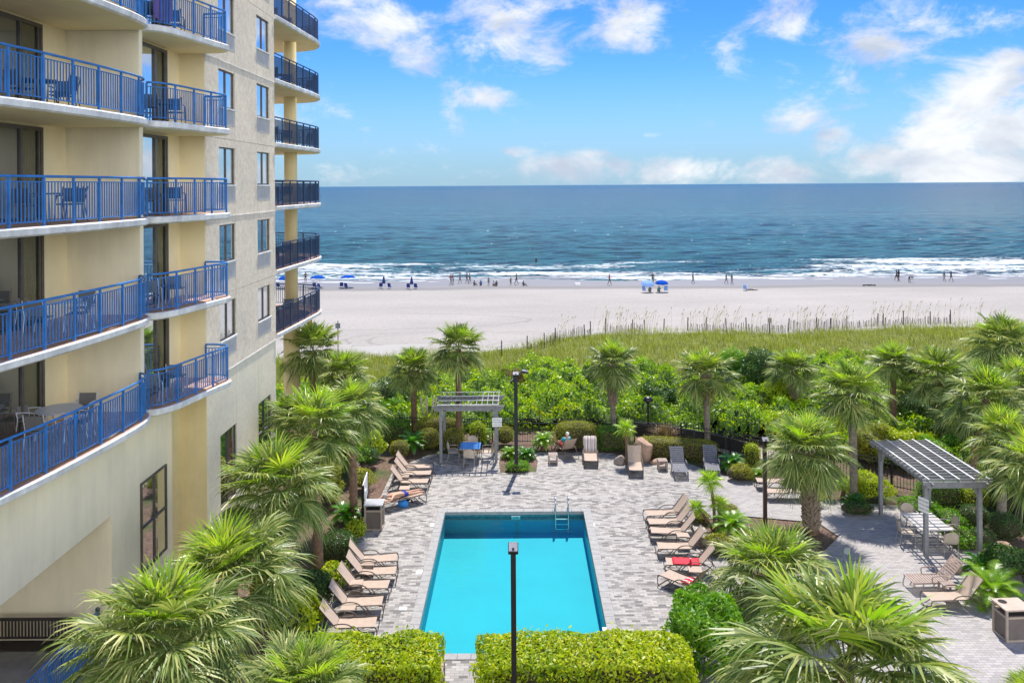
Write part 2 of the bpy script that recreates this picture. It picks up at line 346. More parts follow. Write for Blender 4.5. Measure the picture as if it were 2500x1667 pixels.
def pavermat():
    m, t, b, o = newmat('grey_pavers'); p = geopos(t)
    def brick(wd, hh, off, seedoff):
        mp = t.nodes.new('ShaderNodeMapping'); mp.inputs['Location'].default_value = (seedoff, 0, 0); t.links.new(p, mp.inputs[0])
        n = t.nodes.new('ShaderNodeTexBrick'); n.inputs['Scale'].default_value = 1; n.inputs['Brick Width'].default_value = wd; n.inputs['Row Height'].default_value = hh
        n.inputs['Mortar Size'].default_value = .007; n.inputs['Mortar Smooth'].default_value = .3; n.inputs['Color1'].default_value = (0, 0, 0, 1); n.inputs['Color2'].default_value = (1, 1, 1, 1); n.inputs['Mortar'].default_value = (.5, .5, .5, 1)
        n.offset = off; n.offset_frequency = 2; t.links.new(mp.outputs[0], n.inputs['Vector']); return n
    n = brick(.24, .115, .5, 0)
    c_ = ramp(t, n.outputs['Color'], [(0, (.135, .13, .125)), (.18, (.21, .20, .19)), (.4, (.305, .29, .275)), (.7, (.38, .36, .34)), (1, (.45, .43, .405))])
    c_ = mixc(t, 1.0, c_, ramp(t, tnoise(t, p, .55, 3), [(.3, (.86, .86, .86)), (.7, (1.04, 1.01, .98))]), 'MULTIPLY')
    gx = t.nodes.new('ShaderNodeSeparateXYZ'); t.links.new(p, gx.inputs[0])
    mrn = t.nodes.new('ShaderNodeMapRange'); t.links.new(gx.outputs[0], mrn.inputs[0]); mrn.inputs[1].default_value = 7; mrn.inputs[2].default_value = 9
    c_ = mixc(t, mth('MULTIPLY', mrn.outputs[0], .62, tree=t), c_, ramp(t, tnoise(t, p, 1.2, 5), [(.3, (.35, .325, .32)), (.7, (.42, .39, .38))]))
    c_ = mixc(t, 1.0, c_, ramp(t, tnoise(t, p, 30, 4, .7), [(.3, (.86, .86, .86)), (.7, (1.08, 1.08, 1.08))]), 'MULTIPLY')
    c_ = mixc(t, n.outputs['Fac'], c_, (.20, .185, .175))
    t.links.new(c_, b.inputs['Base Color']); b.inputs['Roughness'].default_value = .8
    h = mth('SUBTRACT', mth('MULTIPLY', tnoise(t, p, 30, 4), .3, tree=t), n.outputs['Fac'], tree=t); bump(t, b, h, .5, .008); return m
PAVE = pavermat()
COPE = M('pale_coping_stone', (.32, .31, .30), .75, var=.12, vs=5, bs=30, bst=.2)
x0, x1, y0, y1 = POOL
ph = [(x0 - .3, y0 - .3), (x0 - .3, y1 + .3), (x1 + .3, y1 + .3), (x1 + .3, y0 - .3)]
g_ = sheet('ground', [(-70, -30), (110, -30), (110, 47), (-70, 47)], [ph], -.04, MULCH); struct(g_)
dk = [(-6.15, 19.0), (-6.15, 27.2), (-6.9, 28.6), (-6.75, 30.6), (-6.2, 31.1), (-5.95, 33.5), (-5.9, 38.2), (-4.4, 40.3), (2.0, 40.5), (4.6, 40.3), (5.0, 39.3), (8.0, 38.7), (8.8, 37.4), (11.2, 36.3), (12.4, 34.4), (14, 33.8), (16.0, 33.4), (17.0, 31.2), (17.35, 29.4),
      (17.0, 27.9), (16.2, 26.3), (16.0, 25.0), (15.6, 23.4), (15.4, 19.0)]
isl = [(7.05, 32.2), (8.8, 32.6), (11.6, 31.9), (11.9, 30.6), (10.2, 28.6), (7.9, 26.2), (7.3, 26.7), (7.25, 28.3)]
bedp = [(-1.0, 39.0), (-.9, 37.6), (.75, 37.7), (.85, 39.2), (.7, 40.2), (-.9, 40.3)]
deck = sheet('pool_deck', dk, [ph, isl[::-1], bedp[::-1]], 0, PAVE, .06); struct(deck)
# coping ring and basin
pb = thing('swimming_pool', 'rectangular swimming pool with bright turquoise water in the paved deck', 'swimming pool', ((x0 + x1) / 2, (y0 + y1) / 2, 0))
mb = MB()
for (a, b_, c, d) in ((x0 - .3, x1 + .3, y0 - .3, y0), (x0 - .3, x1 + .3, y1, y1 + .3)):
    n = 16
    for i in range(n): mb.bb(lerp(a, b_, i / n) + .004, lerp(a, b_, (i + 1) / n) - .004, c + .002, d, -.12, .022)
for (a, b_) in ((x0 - .3, x0), (x1, x1 + .3)):
    n = 26
    for i in range(n): mb.bb(a, b_, lerp(y0, y1, i / n) + .004, lerp(y0, y1, (i + 1) / n) - .004, -.12, .022)
mb.build('coping', COPE, pb, True, bevel=.008)
PLAS, t, b, o_ = newmat('turquoise_pool_plaster'); p = geopos(t)
t.links.new(ramp(t, tnoise(t, p, .5, 4), [(.3, (.0, .33, .40)), (.7, (.0, .37, .44))]), b.inputs['Base Color']); b.inputs['Roughness'].default_value = .7
mb = MB(); D = -.85
n = 10; r_ = .25
mb.add([(x0, y0, D), (x1, y0, D), (x1, y1, D), (x0, y1, D)], [(0, 1, 2, 3)])
for a, b_ in (((x0, y0), (x1, y0)), ((x1, y0), (x1, y1)), ((x1, y1), (x0, y1)), ((x0, y1), (x0, y0))):
    mb.add([(a[0], a[1], D), (b_[0], b_[1], D), (b_[0], b_[1], -.1), (a[0], a[1], -.1)], [(0, 1, 2, 3)])
mb.build('basin', PLAS, pb, True)
TILEB = M('teal_waterline_tile', (.02, .16, .2), .3, var=.3, vs=8)
mb = MB()
mb.bb(x0 + .001, x1 - .001, y1 - .012, y1 - .001, -.3, -.1); mb.bb(x0 + .001, x0 + .012, y0 + .013, y1 - .013, -.3, -.1); mb.bb(x1 - .012, x1 - .001, y0 + .013, y1 - .013, -.3, -.1); mb.bb(x0 + .001, x1 - .001, y0 + .001, y0 + .012, -.3, -.1)
mb.build('waterline_tile', TILEB, pb, True)
WAT, t, b, o_ = newmat('pool_water'); tr = t.nodes.new('ShaderNodeBsdfTransparent'); tr.inputs[0].default_value = (.72, .98, .99, 1)
gl = t.nodes.new('ShaderNodeBsdfGlossy'); gl.inputs['Roughness'].default_value = .06; gl.inputs[0].default_value = (1, 1, 1, 1)
fr = t.nodes.new('ShaderNodeFresnel'); fr.inputs[0].default_value = 1.33; bn = t.nodes.new('ShaderNodeBump'); bn.inputs['Strength'].default_value = .5; bn.inputs['Distance'].default_value = .03
t.links.new(tnoise(t, scaled(t, geopos(t), (1, 1.6, 1)), 2.2, 4, .5), bn.inputs['Height']); t.links.new(bn.outputs[0], gl.inputs['Normal']); t.links.new(bn.outputs[0], fr.inputs['Normal'])
mx = t.nodes.new('ShaderNodeMixShader'); t.links.new(fr.outputs[0], mx.inputs[0]); t.links.new(tr.outputs[0], mx.inputs[1]); t.links.new(gl.outputs[0], mx.inputs[2]); t.links.new(mx.outputs[0], o_.inputs[0])
MB().add([(x0 + .013, y0 + .013, -.17), (x1 - .013, y0 + .013, -.17), (x1 - .013, y1 - .013, -.17), (x0 + .013, y1 - .013, -.17)], [(0, 1, 2, 3)]).build('water_surface', WAT, pb, True)
WT = M('white_tile', (.75, .75, .74), .4, var=.04)
def dtile(px, py, w_, d_, txt, rz=0):
    g = G(px, py); o = MB().box((0, 0, .004), (w_, d_, .012)).build('depth_marker', WT, None); o.location = (g.x, g.y, 0); o.rotation_euler = (0, 0, rz)
    return o
TX = M('dark_lettering', (.03, .03, .035), .6)
for i, (px, py, w_, d_, s_, rz, lb) in enumerate(((1055, 1281, .16, .3, '', 0, 'blank white deck tile by far left corner of the pool'), (1024, 1396, .2, .32, '4 FT', R(-90), 'white depth marker tile on the left side of the pool'), (984, 1485, .24, .2, '', 0, 'blank white deck tile beside the near left lounger row'),
        (1446, 1281, .2, .3, '5 FT', R(90), 'white depth marker tile by far right corner of the pool'), (1463, 1389, .16, .26, '4 FT', R(90), 'white depth marker tile on the right side of the pool'), (1480, 1535, .22, .18, '', 0, 'blank white deck tile at the near right corner of the pool'), (1067, 1600, .3, .2, '3 FT', 0, 'white depth marker tile on the near edge beside the left hedge'))):
    o = dtile(px, py, w_, d_, s_); tag(o, lb, 'deck tile', 'tiles around the pool')
    if '984' in str(px) or i in (0, 2, 5): o.name = 'deck_tile'
    if i == 6: o.location.z = .02
    if s_: text(s_, .09, TX, o, (0, 0, .011), (0, 0, rz))
dm = MB().bb(-.36, .0, y1 - .022, y1 - .013, -.29, -.14).build('depth_marker', WT, pb, True)
text('5 FT', .12, TX, dm, ((-.18) - 0, y1 - .024, -.215), (R(90), 0, 0))
# ladder
g = G(1372, 1250); ld = thing('pool_ladder', 'steel pool ladder with two handrails at the far edge of the pool', 'ladder', (g.x, y1, 0))
for sx in (-.26, .26):
    MB().tube(crom([(sx, .38, 0), (sx, .38, .34), (sx, .28, .52), (sx, .05, .54), (sx, -.1, .36), (sx, -.12, -.2), (sx, -.12, -.68)], 5), .024, 10).build('handrail', STEEL, ld, smooth=True)
for k, z in enumerate((-.24, -.44, -.64)): MB().box((0, -.12, z), (.5, .09, .03)).build('rung', WHITE if k == 0 else STEEL, ld, bevel=.005)

# ---------------------------------------------------------------- dune, beach, sea
def nz(x, y, s): # cheap smooth noise
    return (math.sin(x * .9 * s + 1.3) * math.cos(y * 1.1 * s + .4) + .5 * math.sin(x * 2.3 * s + y * 1.7 * s + 2) + .3 * math.cos(y * 4.1 * s - x * 3.3 * s)) / 1.8
CR = [(-200, -1.5), (-30, -1.3), (-12.8, -1.3), (-4, -.95), (-1, -.75), (1.2, -.45), (4, .25), (6.5, .62), (15, .62), (26, .6), (33, 1.0), (45, 1.2), (200, 1.4)]
def crest(x):
    for (a, za), (b_, zb) in zip(CR, CR[1:]):
        if a <= x <= b_: return lerp(za, zb, (x - a) / (b_ - a))
    return CR[0][1] if x < 0 else CR[-1][1]
def sstep(t): t = max(0, min(1, t)); return t * t * (3 - 2 * t)
def beachz(x, y): return -2.6 - .0 * y if y < 112 else -2.6 - (y - 112) * .0075 + .03 * nz(x, y, .12)
def tz(x, y):
    if y <= 44: return -.04
    c = crest(x)
    if y < 66: z = lerp(-.04, c - .0, sstep((y - 44) / 26)) if c < 0 else lerp(-.04, c, sstep((y - 50) / 20))
    elif y < 70: z = lerp(lerp(-.04, c, sstep((66 - (44 if c < 0 else 50)) / (26 if c < 0 else 20))), c, (y - 66) / 4)
    else: z = lerp(c, beachz(x, y), sstep((y - 70.3) / 8))
    return z + (.12 * nz(x, y, .5) if y < 80 else .02 * nz(x, y, .5))
def heightsheet(name, xs, ys, f, mat, smooth=True):
    nx, ny = len(xs), len(ys); v = [(x, y, f(x, y)) for y in ys for x in xs]
    fl = []
    for j in range(ny - 1):
        for i in range(nx - 1): fl += [j * nx + i, j * nx + i + 1, (j + 1) * nx + i + 1, (j + 1) * nx + i]
    return np_mesh(name, v, fl, 4, mat, None, smooth)
def sandmat():
    m, t, b, o = newmat('beach_sand'); p = geopos(t); sx = t.nodes.new('ShaderNodeSeparateXYZ'); t.links.new(p, sx.inputs[0])
    c_ = ramp(t, tnoise(t, scaled(t, p, (.05, .12, 1)), 1, 5, .55), [(.35, (.275, .255, .228)), (.65, (.335, .305, .275))])
    c_ = mixc(t, 1.0, c_, ramp(t, tnoise(t, p, 3, 8, .7), [(.3, (.84, .84, .84)), (.62, (1.05, 1.05, 1.05))]), 'MULTIPLY')
    trk = tnoise(t, scaled(t, p, (.12, .7, 1)), 1.0, 6, .5, dist=2.2)
    mrk = mth('MULTIPLY', mth('LESS_THAN', mth('ABSOLUTE', mth('SUBTRACT', trk, .5, tree=t), tree=t), .012, tree=t), mth('LESS_THAN', sx.outputs[1], 92.0, tree=t), tree=t)
    c_ = mixc(t, mth('MULTIPLY', mrk, .5, tree=t), c_, (.33, .29, .25))
    fp = tnoise(t, scaled(t, p, (1.3, .8, 1)), 1.6, 3, .5); c_ = mixc(t, mth('MULTIPLY', mth('GREATER_THAN', fp, .64, tree=t), .28, tree=t), c_, (.19, .17, .15))
    for (ox, oy, sx_, r0) in ((-6, 84, 2.4, 5.0), (-6, 84, 2.4, 5.9), (4, 80, 1.7, 4.2), (4, 80, 1.7, 5.0), (-24, 96, 4, 7.0)):
        dx = mth('DIVIDE', mth('SUBTRACT', sx.outputs[0], ox, tree=t), sx_, tree=t); dy = mth('SUBTRACT', sx.outputs[1], oy, tree=t); rr_ = mth('SQRT', mth('ADD', mth('MULTIPLY', dx, dx, tree=t), mth('MULTIPLY', dy, dy, tree=t), tree=t), tree=t)
        ln = mth('LESS_THAN', mth('ABSOLUTE', mth('SUBTRACT', mth('ADD', rr_, mth('MULTIPLY', tnoise(t, p, .25, 3), 1.6, tree=t), tree=t), r0, tree=t), tree=t), .10, tree=t); c_ = mixc(t, mth('MULTIPLY', ln, .45, tree=t), c_, (.16, .145, .125))
    wy = mth('ADD', sx.outputs[1], mth('MULTIPLY', tnoise(t, scaled(t, p, (.05, .02, 1)), 1, 3), 5.0, tree=t), tree=t)
    mr_ = t.nodes.new('ShaderNodeMapRange'); mr_.interpolation_type = 'SMOOTHSTEP'; t.links.new(wy, mr_.inputs[0]); mr_.inputs[1].default_value = 126.3; mr_.inputs[2].default_value = 128.4
    c_ = mixc(t, mr_.outputs[0], c_, (.17, .16, .155))
    mr2 = t.nodes.new('ShaderNodeMapRange'); mr2.interpolation_type = 'SMOOTHSTEP'; t.links.new(wy, mr2.inputs[0]); mr2.inputs[1].default_value = 130; mr2.inputs[2].default_value = 133; mr2.inputs[3].default_value = .85; mr2.inputs[4].default_value = .5
    t.links.new(mr2.outputs[0], b.inputs['Roughness']); t.links.new(c_, b.inputs['Base Color']); bump(t, b, tnoise(t, scaled(t, p, (.6, 1.2, 1)), 1, 8, .6), .35, .06); return m
SAND = sandmat()
DUNE, t, b, o_ = newmat('dune_soil'); p = geopos(t); sx = t.nodes.new('ShaderNodeSeparateXYZ'); t.links.new(p, sx.inputs[0])
c_ = ramp(t, tnoise(t, p, 1.2, 8, .7), [(.3, (.07, .08, .02)), (.55, (.16, .17, .04)), (.75, (.27, .25, .08))])
mr_ = t.nodes.new('ShaderNodeMapRange'); t.links.new(mth('ADD', sx.outputs[1], mth('MULTIPLY', tnoise(t, p, .35, 5), 3, tree=t), tree=t), mr_.inputs[0]); mr_.inputs[1].default_value = 70.2; mr_.inputs[2].default_value = 71.2
c_ = mixc(t, mr_.outputs[0], c_, (.34, .32, .29)); t.links.new(c_, b.inputs['Base Color']); b.inputs['Roughness'].default_value = .95
xs = list(np.arange(-75, 105, 1.2)); ys = list(np.arange(44, 82, .6))
struct(heightsheet('dune', [float(x) for x in xs], [float(y) for y in ys], tz, DUNE))
xs = [float(x) for x in np.concatenate([np.arange(-400, -100, 30), np.arange(-100, 130, 2.5), np.arange(130, 460, 30)])]
struct(heightsheet('beach', xs, [float(y) for y in np.arange(77.5, 150, 1.0)], lambda x, y: beachz(x, y) + (.02 * nz(x, y, .5) if y < 80 else 0) + .015 * nz(x, y, .9), SAND))
# sea
def seamat():
    m, t, b, o = newmat('sea_water'); p = geopos(t); sx = t.nodes.new('ShaderNodeSeparateXYZ'); t.links.new(p, sx.inputs[0]); Y = sx.outputs[1]
    def mrange(src, a, b2, c=0, d=1):
        n = t.nodes.new('ShaderNodeMapRange'); n.interpolation_type = 'SMOOTHSTEP'; t.links.new(src, n.inputs[0]); n.inputs[1].default_value = a; n.inputs[2].default_value = b2; n.inputs[3].default_value = c; n.inputs[4].default_value = d; return n.outputs[0]
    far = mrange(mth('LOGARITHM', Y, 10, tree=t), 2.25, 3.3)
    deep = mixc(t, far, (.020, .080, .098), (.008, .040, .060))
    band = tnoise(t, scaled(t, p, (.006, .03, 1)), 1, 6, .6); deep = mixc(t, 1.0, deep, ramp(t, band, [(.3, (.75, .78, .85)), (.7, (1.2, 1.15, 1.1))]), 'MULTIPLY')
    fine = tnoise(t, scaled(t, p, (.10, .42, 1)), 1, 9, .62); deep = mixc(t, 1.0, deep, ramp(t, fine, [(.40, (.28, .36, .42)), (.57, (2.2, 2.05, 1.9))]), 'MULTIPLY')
    at = t.nodes.new('ShaderNodeAttribute'); at.attribute_name = 'foam'
    fn = tnoise(t, scaled(t, p, (.28, 1.0, 1)), 1.0, 10, .68, dist=1.6)
    fm = mth('ADD', at.outputs['Fac'], mth('MULTIPLY', mth('SUBTRACT', fn, .5, tree=t), 2.6, tree=t), tree=t)
    fm = mth('MULTIPLY', mrange(fm, .30, .55), mth('GREATER_THAN', at.outputs['Fac'], .001, tree=t), tree=t)
    cap = tnoise(t, scaled(t, p, (.09, .30, 1)), 1.0, 8, .66, dist=.8)  # white specks painted into the water colour as sun glitter
    foam_glitter = mth('MAXIMUM', fm, mth('MULTIPLY', mrange(cap, .69, .75), .6, tree=t), tree=t)
    glitter = tnoise(t, scaled(t, p, (.42, .20, 1)), 1.0, 4, .6); foam_glitter = mth('MAXIMUM', foam_glitter, mth('MULTIPLY', mrange(glitter, .70, .74), .75, tree=t), tree=t)  # finer painted glitter specks, same colour as the foam
    c_ = mixc(t, foam_glitter, deep, (.68, .71, .72))
    t.links.new(c_, b.inputs['Base Color']); t.links.new(mth('ADD', mth('MULTIPLY', foam_glitter, .5, tree=t), .22, tree=t), b.inputs['Roughness']); b.inputs['IOR'].default_value = 1.33
    b.inputs['Specular IOR Level'].default_value = .16
    w1 = tnoise(t, scaled(t, p, (.10, .33, 1)), 1, 10, .62); w2 = tnoise(t, scaled(t, p, (.6, 1.4, 1)), 1, 6, .6)
    h = mth('ADD', mth('MULTIPLY', w1, 3.0, tree=t), mth('MULTIPLY', w2, .9, tree=t), tree=t); bump(t, b, h, 1.0, .8); return m
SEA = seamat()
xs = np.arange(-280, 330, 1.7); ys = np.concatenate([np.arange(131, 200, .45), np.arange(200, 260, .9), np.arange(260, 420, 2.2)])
XX, YY = np.meshgrid(xs, ys)
ph1 = YY * .42 + .9 * np.sin(XX * .021 + 1) + .6 * np.sin(XX * .055 + YY * .02)
amp = np.clip((YY - 132) / 14, 0, 1) * np.clip((420 - YY) / 120, 0, 1)
ZZ = -2.82 + amp * (.20 * (1 - np.abs(np.sin(ph1 * .5))) ** 2 * (1 + .7 * np.sin(XX * .043 + YY * .07)) + .09 * np.sin(YY * 1.3 + XX * .35 + 2 * np.sin(XX * .05)) + .05 * np.sin(YY * 2.4 - XX * .6))
foam = np.zeros_like(XX)
def fband(yc, half, x0_, x1_, s, wob=1.2, soft=18):
    global foam
    yy = yc + wob * np.sin(XX * .045 + yc) + wob * .6 * np.sin(XX * .13 + yc * 2)
    g_ = np.exp(-((YY - yy) / half) ** 2) / (1 + np.exp(-(XX - x0_) / soft * 4)) / (1 + np.exp((XX - x1_) / soft * 4)); foam = np.maximum(foam, s * g_)
fband(136.0, 3.4, -300, 340, .8, 1.2); fband(141.5, 3.0, -300, 340, .68, 1.4); fband(147, 5, -300, 340, .42, 2); fband(139.5, 1.0, 5, 70, .95, .8)
fband(148, 3.6, -300, 25, .62, 1.6); fband(154, 3, -300, -20, .55, 1.6); fband(161, 4.5, -300, -28, .85, 1.8); fband(159, 4, -12, 22, .68, 1.2, 8); fband(166, 2.0, -40, -6, .55, 1, 8)
fband(163, 3.5, 66, 340, .95, 1.5, 10); fband(157, 3.5, 58, 340, .8, 1.5, 12); fband(150, 3.0, 46, 340, .65, 1.5, 12); fband(168, 2.0, 20, 40, .5, 1, 6); fband(172, 2, 60, 120, .5, 1, 8)
foam *= 1.15; foam *= .78 + .35 * np.sin(XX * .11 + YY * .3) * np.sin(XX * .031 + 1)
for (px, py, r_, a_) in ((1240, 672, 4.0, .5), (1700, 678, 4.5, .4), (2010, 672, 5, .5), (1560, 682, 7, .5)): # curling breakers
    X_, Z_ = ray(px, py); yb = (-2.8 - H) / Z_; xb = X_ * yb
    g_ = np.exp(-((XX - xb) / r_) ** 2 - ((YY - yb) / 1.1) ** 2); ZZ += a_ * g_; foam = np.maximum(foam, 1.2 * g_)
for (yc, xa, xb, a_) in ((163, -52, -28, .45), (165, 62, 100, .4), (149, 48, 72, .3), (158, -12, 0, .3)):
    g_ = np.exp(-((YY - yc - .8 * np.sin(XX * .1)) / 1.3) ** 2) / (1 + np.exp(-(XX - xa) / 2)) / (1 + np.exp((XX - xb) / 2)); ZZ += a_ * g_
fl = np.arange(len(ys) * len(xs)).reshape(len(ys), len(xs)); fl = np.stack([fl[:-1, :-1], fl[:-1, 1:], fl[1:, 1:], fl[1:, :-1]], -1).ravel()
sea = np_mesh('sea', np.stack([XX, YY, ZZ], -1).reshape(-1, 3), fl, 4, SEA, None, True)
at = sea.data.attributes.new('foam', 'FLOAT', 'POINT'); at.data.foreach_set('value', np.clip(foam, 0, 1.3).astype(np.float32).ravel()); struct(sea)
fs = MB().add([(-280, 131, -3.3), (-25000, 131, -3.3), (-25000, 131, -2.83), (-280, 131, -2.83)], []); mb = MB()
far = [(-280, 419.3), (329, 419.3), (26000, 30000), (-26000, 30000)]
mb.add([(a, b_, -2.83) for a, b_ in far], [(0, 1, 2, 3)]); mb.add([(-280, 131, -2.83), (-280, 419.3, -2.83), (-26000, 30000, -2.83), (-26000, 131, -2.83)], [(0, 1, 2, 3)]); mb.add([(328, 131, -2.83), (26000, 131, -2.83), (26000, 30000, -2.83), (329, 419.3, -2.83)], [(0, 1, 2, 3)])
struct(mb.build('sea', SEA))
# ---------------------------------------------------------------- the building
bl = thing('apartment_building', 'tall cream and grey stucco beachfront building with curved balconies and blue railings', 'building', (-11, 24, 0))
FL = [6.86 + 2.75 * k for k in range(6)]      # balcony floor levels
TOP = 24.0
def wallp(name, mat, f, lab=None):
    m = MB(); f(m); o = m.build(name, mat, bl, True)
    if lab: o['label'] = lab
    return o
wallp('wall', PALE, lambda m: (m.bb(-11.62, -11.3, 10, 22.65, 4.15, 6.64), m.bb(-18, -11.3, 22.65, 23.42, -.5, 6.64), m.bb(-18, -11.3, 23.42, 26.6, -.5, 6.64), m.bb(-18, -11.63, 10, 22.64, 4.35, 6.64)), 'pale lower wall above the covered terrace')
wallp('wall', CREAM, lambda m: (m.bb(-18, -12.8, 10, 23.2, 6.66, TOP), m.bb(-18, -11.3, 23.43, 27.36, 6.66, TOP)), 'cream recessed balcony wall')
wallp('wall', PALE, lambda m: (m.bb(-12.8, -10.72, 23.2, 23.42, 6.64, TOP), ), 'thin pale fin wall between balconies')
wallp('wall', YELL, lambda m: (m.bb(-18, -10.58, 27.37, 35.15, -.5, TOP), m.bb(-11.31, -10.45, 27.34, 27.37, -.5, 6.64), m.bb(-18, -11.301, 26.6, 27.36, -.5, 6.64)), 'yellow wall beside the grey stucco')
wallp('wall', M('warm_cream_wall', (.90, .77, .47), .85, var=.05, vs=.8, bs=60, bst=.12, bd=.004), lambda m: m.bb(-11.31, -10.45, 27.335, 27.37, 6.66, TOP), 'cream return wall of the small balconies')
wallp('wall', CREAM, lambda m: (m.bb(-18, -17, 10, 22.65, .5, 4.35),), 'rear wall of the covered terrace')
wallp('terrace_floor', M('grey_concrete', (.33, .32, .33), .8, var=.12), lambda m: m.bb(-17, -11.35, 10, 22.645, 0, .5))
JT = [12.15 + 2.75 * k for k in range(-2, 5)]
YC = [27.4, 28.63, 30.26, 32.83, 34.48, 35.2]
WT_ = [9.11 + 2.75 * k for k in range(5)]
up, lo = MB(), MB()
for ci in range(5):
    ya, yb = YC[ci] + (.0 if ci == 0 else (.008 if ci in (2, 3) else 0)), YC[ci + 1] - (.008 if ci in (1, 2) else 0)
    cuts = sorted(JT)
    zs = [6.65] + [z for z in cuts if z > 6.7] + [TOP]
    for z0, z1 in zip(zs, zs[1:]):
        z0 += .014; seg = [(z0, z1)]
        if ci in (1, 3):
            new = []
            for a, b_ in seg:
                ws = [wt for wt in WT_ if a < wt < b_ + .5 and wt - 1.33 < b_]
                cur = a
                for wt in ws:
                    if wt - 1.33 > cur: new.append((cur, wt - 1.33))
                    cur = wt
                if cur < b_: new.append((cur, b_))
            seg = new
        for a, b_ in seg: up.bb(-10.57, -10.45, ya, yb, a, b_)
    if ci in (1, 3): lo.bb(-10.57, -10.46, ya, yb, 4.5, 6.63); lo.bb(-10.57, -10.46, ya, yb, -.3, 1.9)
    else: lo.bb(-10.57, -10.46, ya, yb, -.3, 6.63)
a = up.build('stucco_panel', STUC, bl, True); a['label'] = 'rough grey stucco facade'
a = lo.build('stucco_panel', STUL, bl, True); a['label'] = 'smoother beige lower facade'
for z_ in (6.632, 12.14, 17.64): wallp('ledge', EDGE, lambda m: m.bb(-10.5, -10.43, 27.4, 35.2, z_, z_ + .025))
def window(ya, yb, z0, z1, x=-10.53, lights=2, trans=False, patch=True):
    w_ = MB(); fw = .05
    w_.bb(x - .03, x + .03, ya, yb, z1 - fw, z1); w_.bb(x - .03, x + .03, ya, yb, z0, z0 + fw); w_.bb(x - .03, x + .03, ya, ya + fw, z0 + fw, z1 - fw); w_.bb(x - .03, x + .03, yb - fw, yb, z0 + fw, z1 - fw)
    ym = (ya + yb) / 2; w_.bb(x - .025, x + .035, ym - .02, ym + .02, z0 + fw, z1 - fw)
    if trans: w_.bb(x - .025, x + .03, ya + fw, yb - fw, (z0 + z1) / 2 - .03, (z0 + z1) / 2 + .03)
    o = w_.build('window', BRONZE, bl, True)
    for a_, b_ in ((ya + fw, ym - .02), (ym + .02, yb - fw)): MB().bb(x - .012, x - .004, a_, b_, z0 + fw, z1 - fw).build('pane', GLASS, o)
    if patch:
        MB().bb(-10.52, -10.40, ya - .03, yb + .03, z0 - .06, z0).build('sill', EDGE, o)
        MB().bb(-10.452, -10.444, ya, yb + .02, z0 - .62, z0 - .062).build('smooth_patch', GREYP, o)
for wt in WT_ + [22.86]:
    if wt > TOP: continue
    window(28.63, 30.26, wt - 1.33, wt); window(32.83, 34.48, wt - 1.33, wt)
window(28.63, 30.26, 1.9, 4.5, patch=False, trans=True); window(32.83, 34.48, 1.9, 4.5, patch=False, trans=True)
window(24.35, 26.1, 1.7, 4.4, x=-11.27, patch=False, trans=True)
DIV = {}
def door(x, ya, yb, z0, lean, ym=None):
    f = MB(); z1 = z0 + 2.46; fw = .07
    f.bb(x, x + .09, ya, yb, z1 - .1, z1); f.bb(x, x + .09, ya, yb, z0, z0 + .05); f.bb(x, x + .09, yb - .11, yb, z0 + .05, z1 - .1); f.bb(x, x + .09, ya, ya + fw, z0 + .05, z1 - .1)
    ym = ym or (ya + yb) / 2; f.bb(x + .02, x + .09, ym - .05, ym + .05, z0 + .05, z1 - .1)
    f.bb(x + .06, x + .1, yb - .24, yb - .17, z0 + .05, z1 - .1)
    o = f.build('sliding_door', BRONZE, bl, True)
    MB().bb(x + .035, x + .045, ya + fw, ym - .05, z0 + .05, z1 - .1).build('pane', GLASS if lean else GLASSD, o)
    MB().bb(x + .05, x + .056, ym + .05, yb - .11, z0 + .05, z1 - .1).build('pane', GLT, o)
    c = MB(); n = 26; vs_ = []
    for i in range(n + 1):
        y = lerp(ym + .05, yb - .11, i / n); dx = .012 + .01 * math.sin(i * 1.9)
        vs_ += [(x + dx, y, z0 + .05), (x + dx, y, z1 - .1)]
    c.add(vs_, [(2 * i, 2 * i + 2, 2 * i + 3, 2 * i + 1) for i in range(n)]); c.build('curtain', CURT, o)
def offs(path, d):
    out = []
    for i, p in enumerate(path):
        t_ = (path[min(i + 1, len(path) - 1)] - path[max(i - 1, 0)]).normalized(); out.append(Vector((p.x + t_.y * d, p.y - t_.x * d, 0)))
    return out
def slab(path, inner, zf, lab=None):
    m = MB(); rings = []
    for z, d in ((-.21, .04), (-.17, .105), (-.035, .12), (0, .085)):
        rings.append([(p.x, p.y, zf + z) for p in offs(path, d)] + [(q[0], q[1], zf + z) for q in inner])
    n = len(rings[0]); k = 0
    m.add([v for r__ in rings for v in r__], [])
    for j in range(3):
        for i in range(n): m.f.append((j * n + i, j * n + (i + 1) % n, (j + 1) * n + (i + 1) % n, (j + 1) * n + i)); m.m.append(0)
    m.f.append(tuple(range(n))[::-1]); m.m.append(1); m.f.append(tuple(3 * n + i for i in range(n))); m.m.append(2)
    o = m.build('balcony_slab', [EDGE, SOFF, TILE], bl, True)
    return o
def railing(path, zf, mat, spacing=1.0, bal=.105, ends=True):
    rl = resample(path, .12); m = MB()
    m.tube([(p.x, p.y, zf + .10) for p in rl], .016, 6); m.tube([(p.x, p.y, zf + .98) for p in rl], .014, 6)
    for p in resample(path, bal): m.box((p.x, p.y, zf + .54), (.023, .023, .88))
    o = m.build('railing', mat, bl, True)
    MB().tube([(p.x, p.y, zf + 1.10) for p in rl], .031, 8).build('handrail', mat, o, smooth=True)
    pp = resample(path, spacing)
    for p in pp: MB().box((p.x, p.y, zf + .53), (.05, .05, 1.1)).build('post', mat, o)
    return o
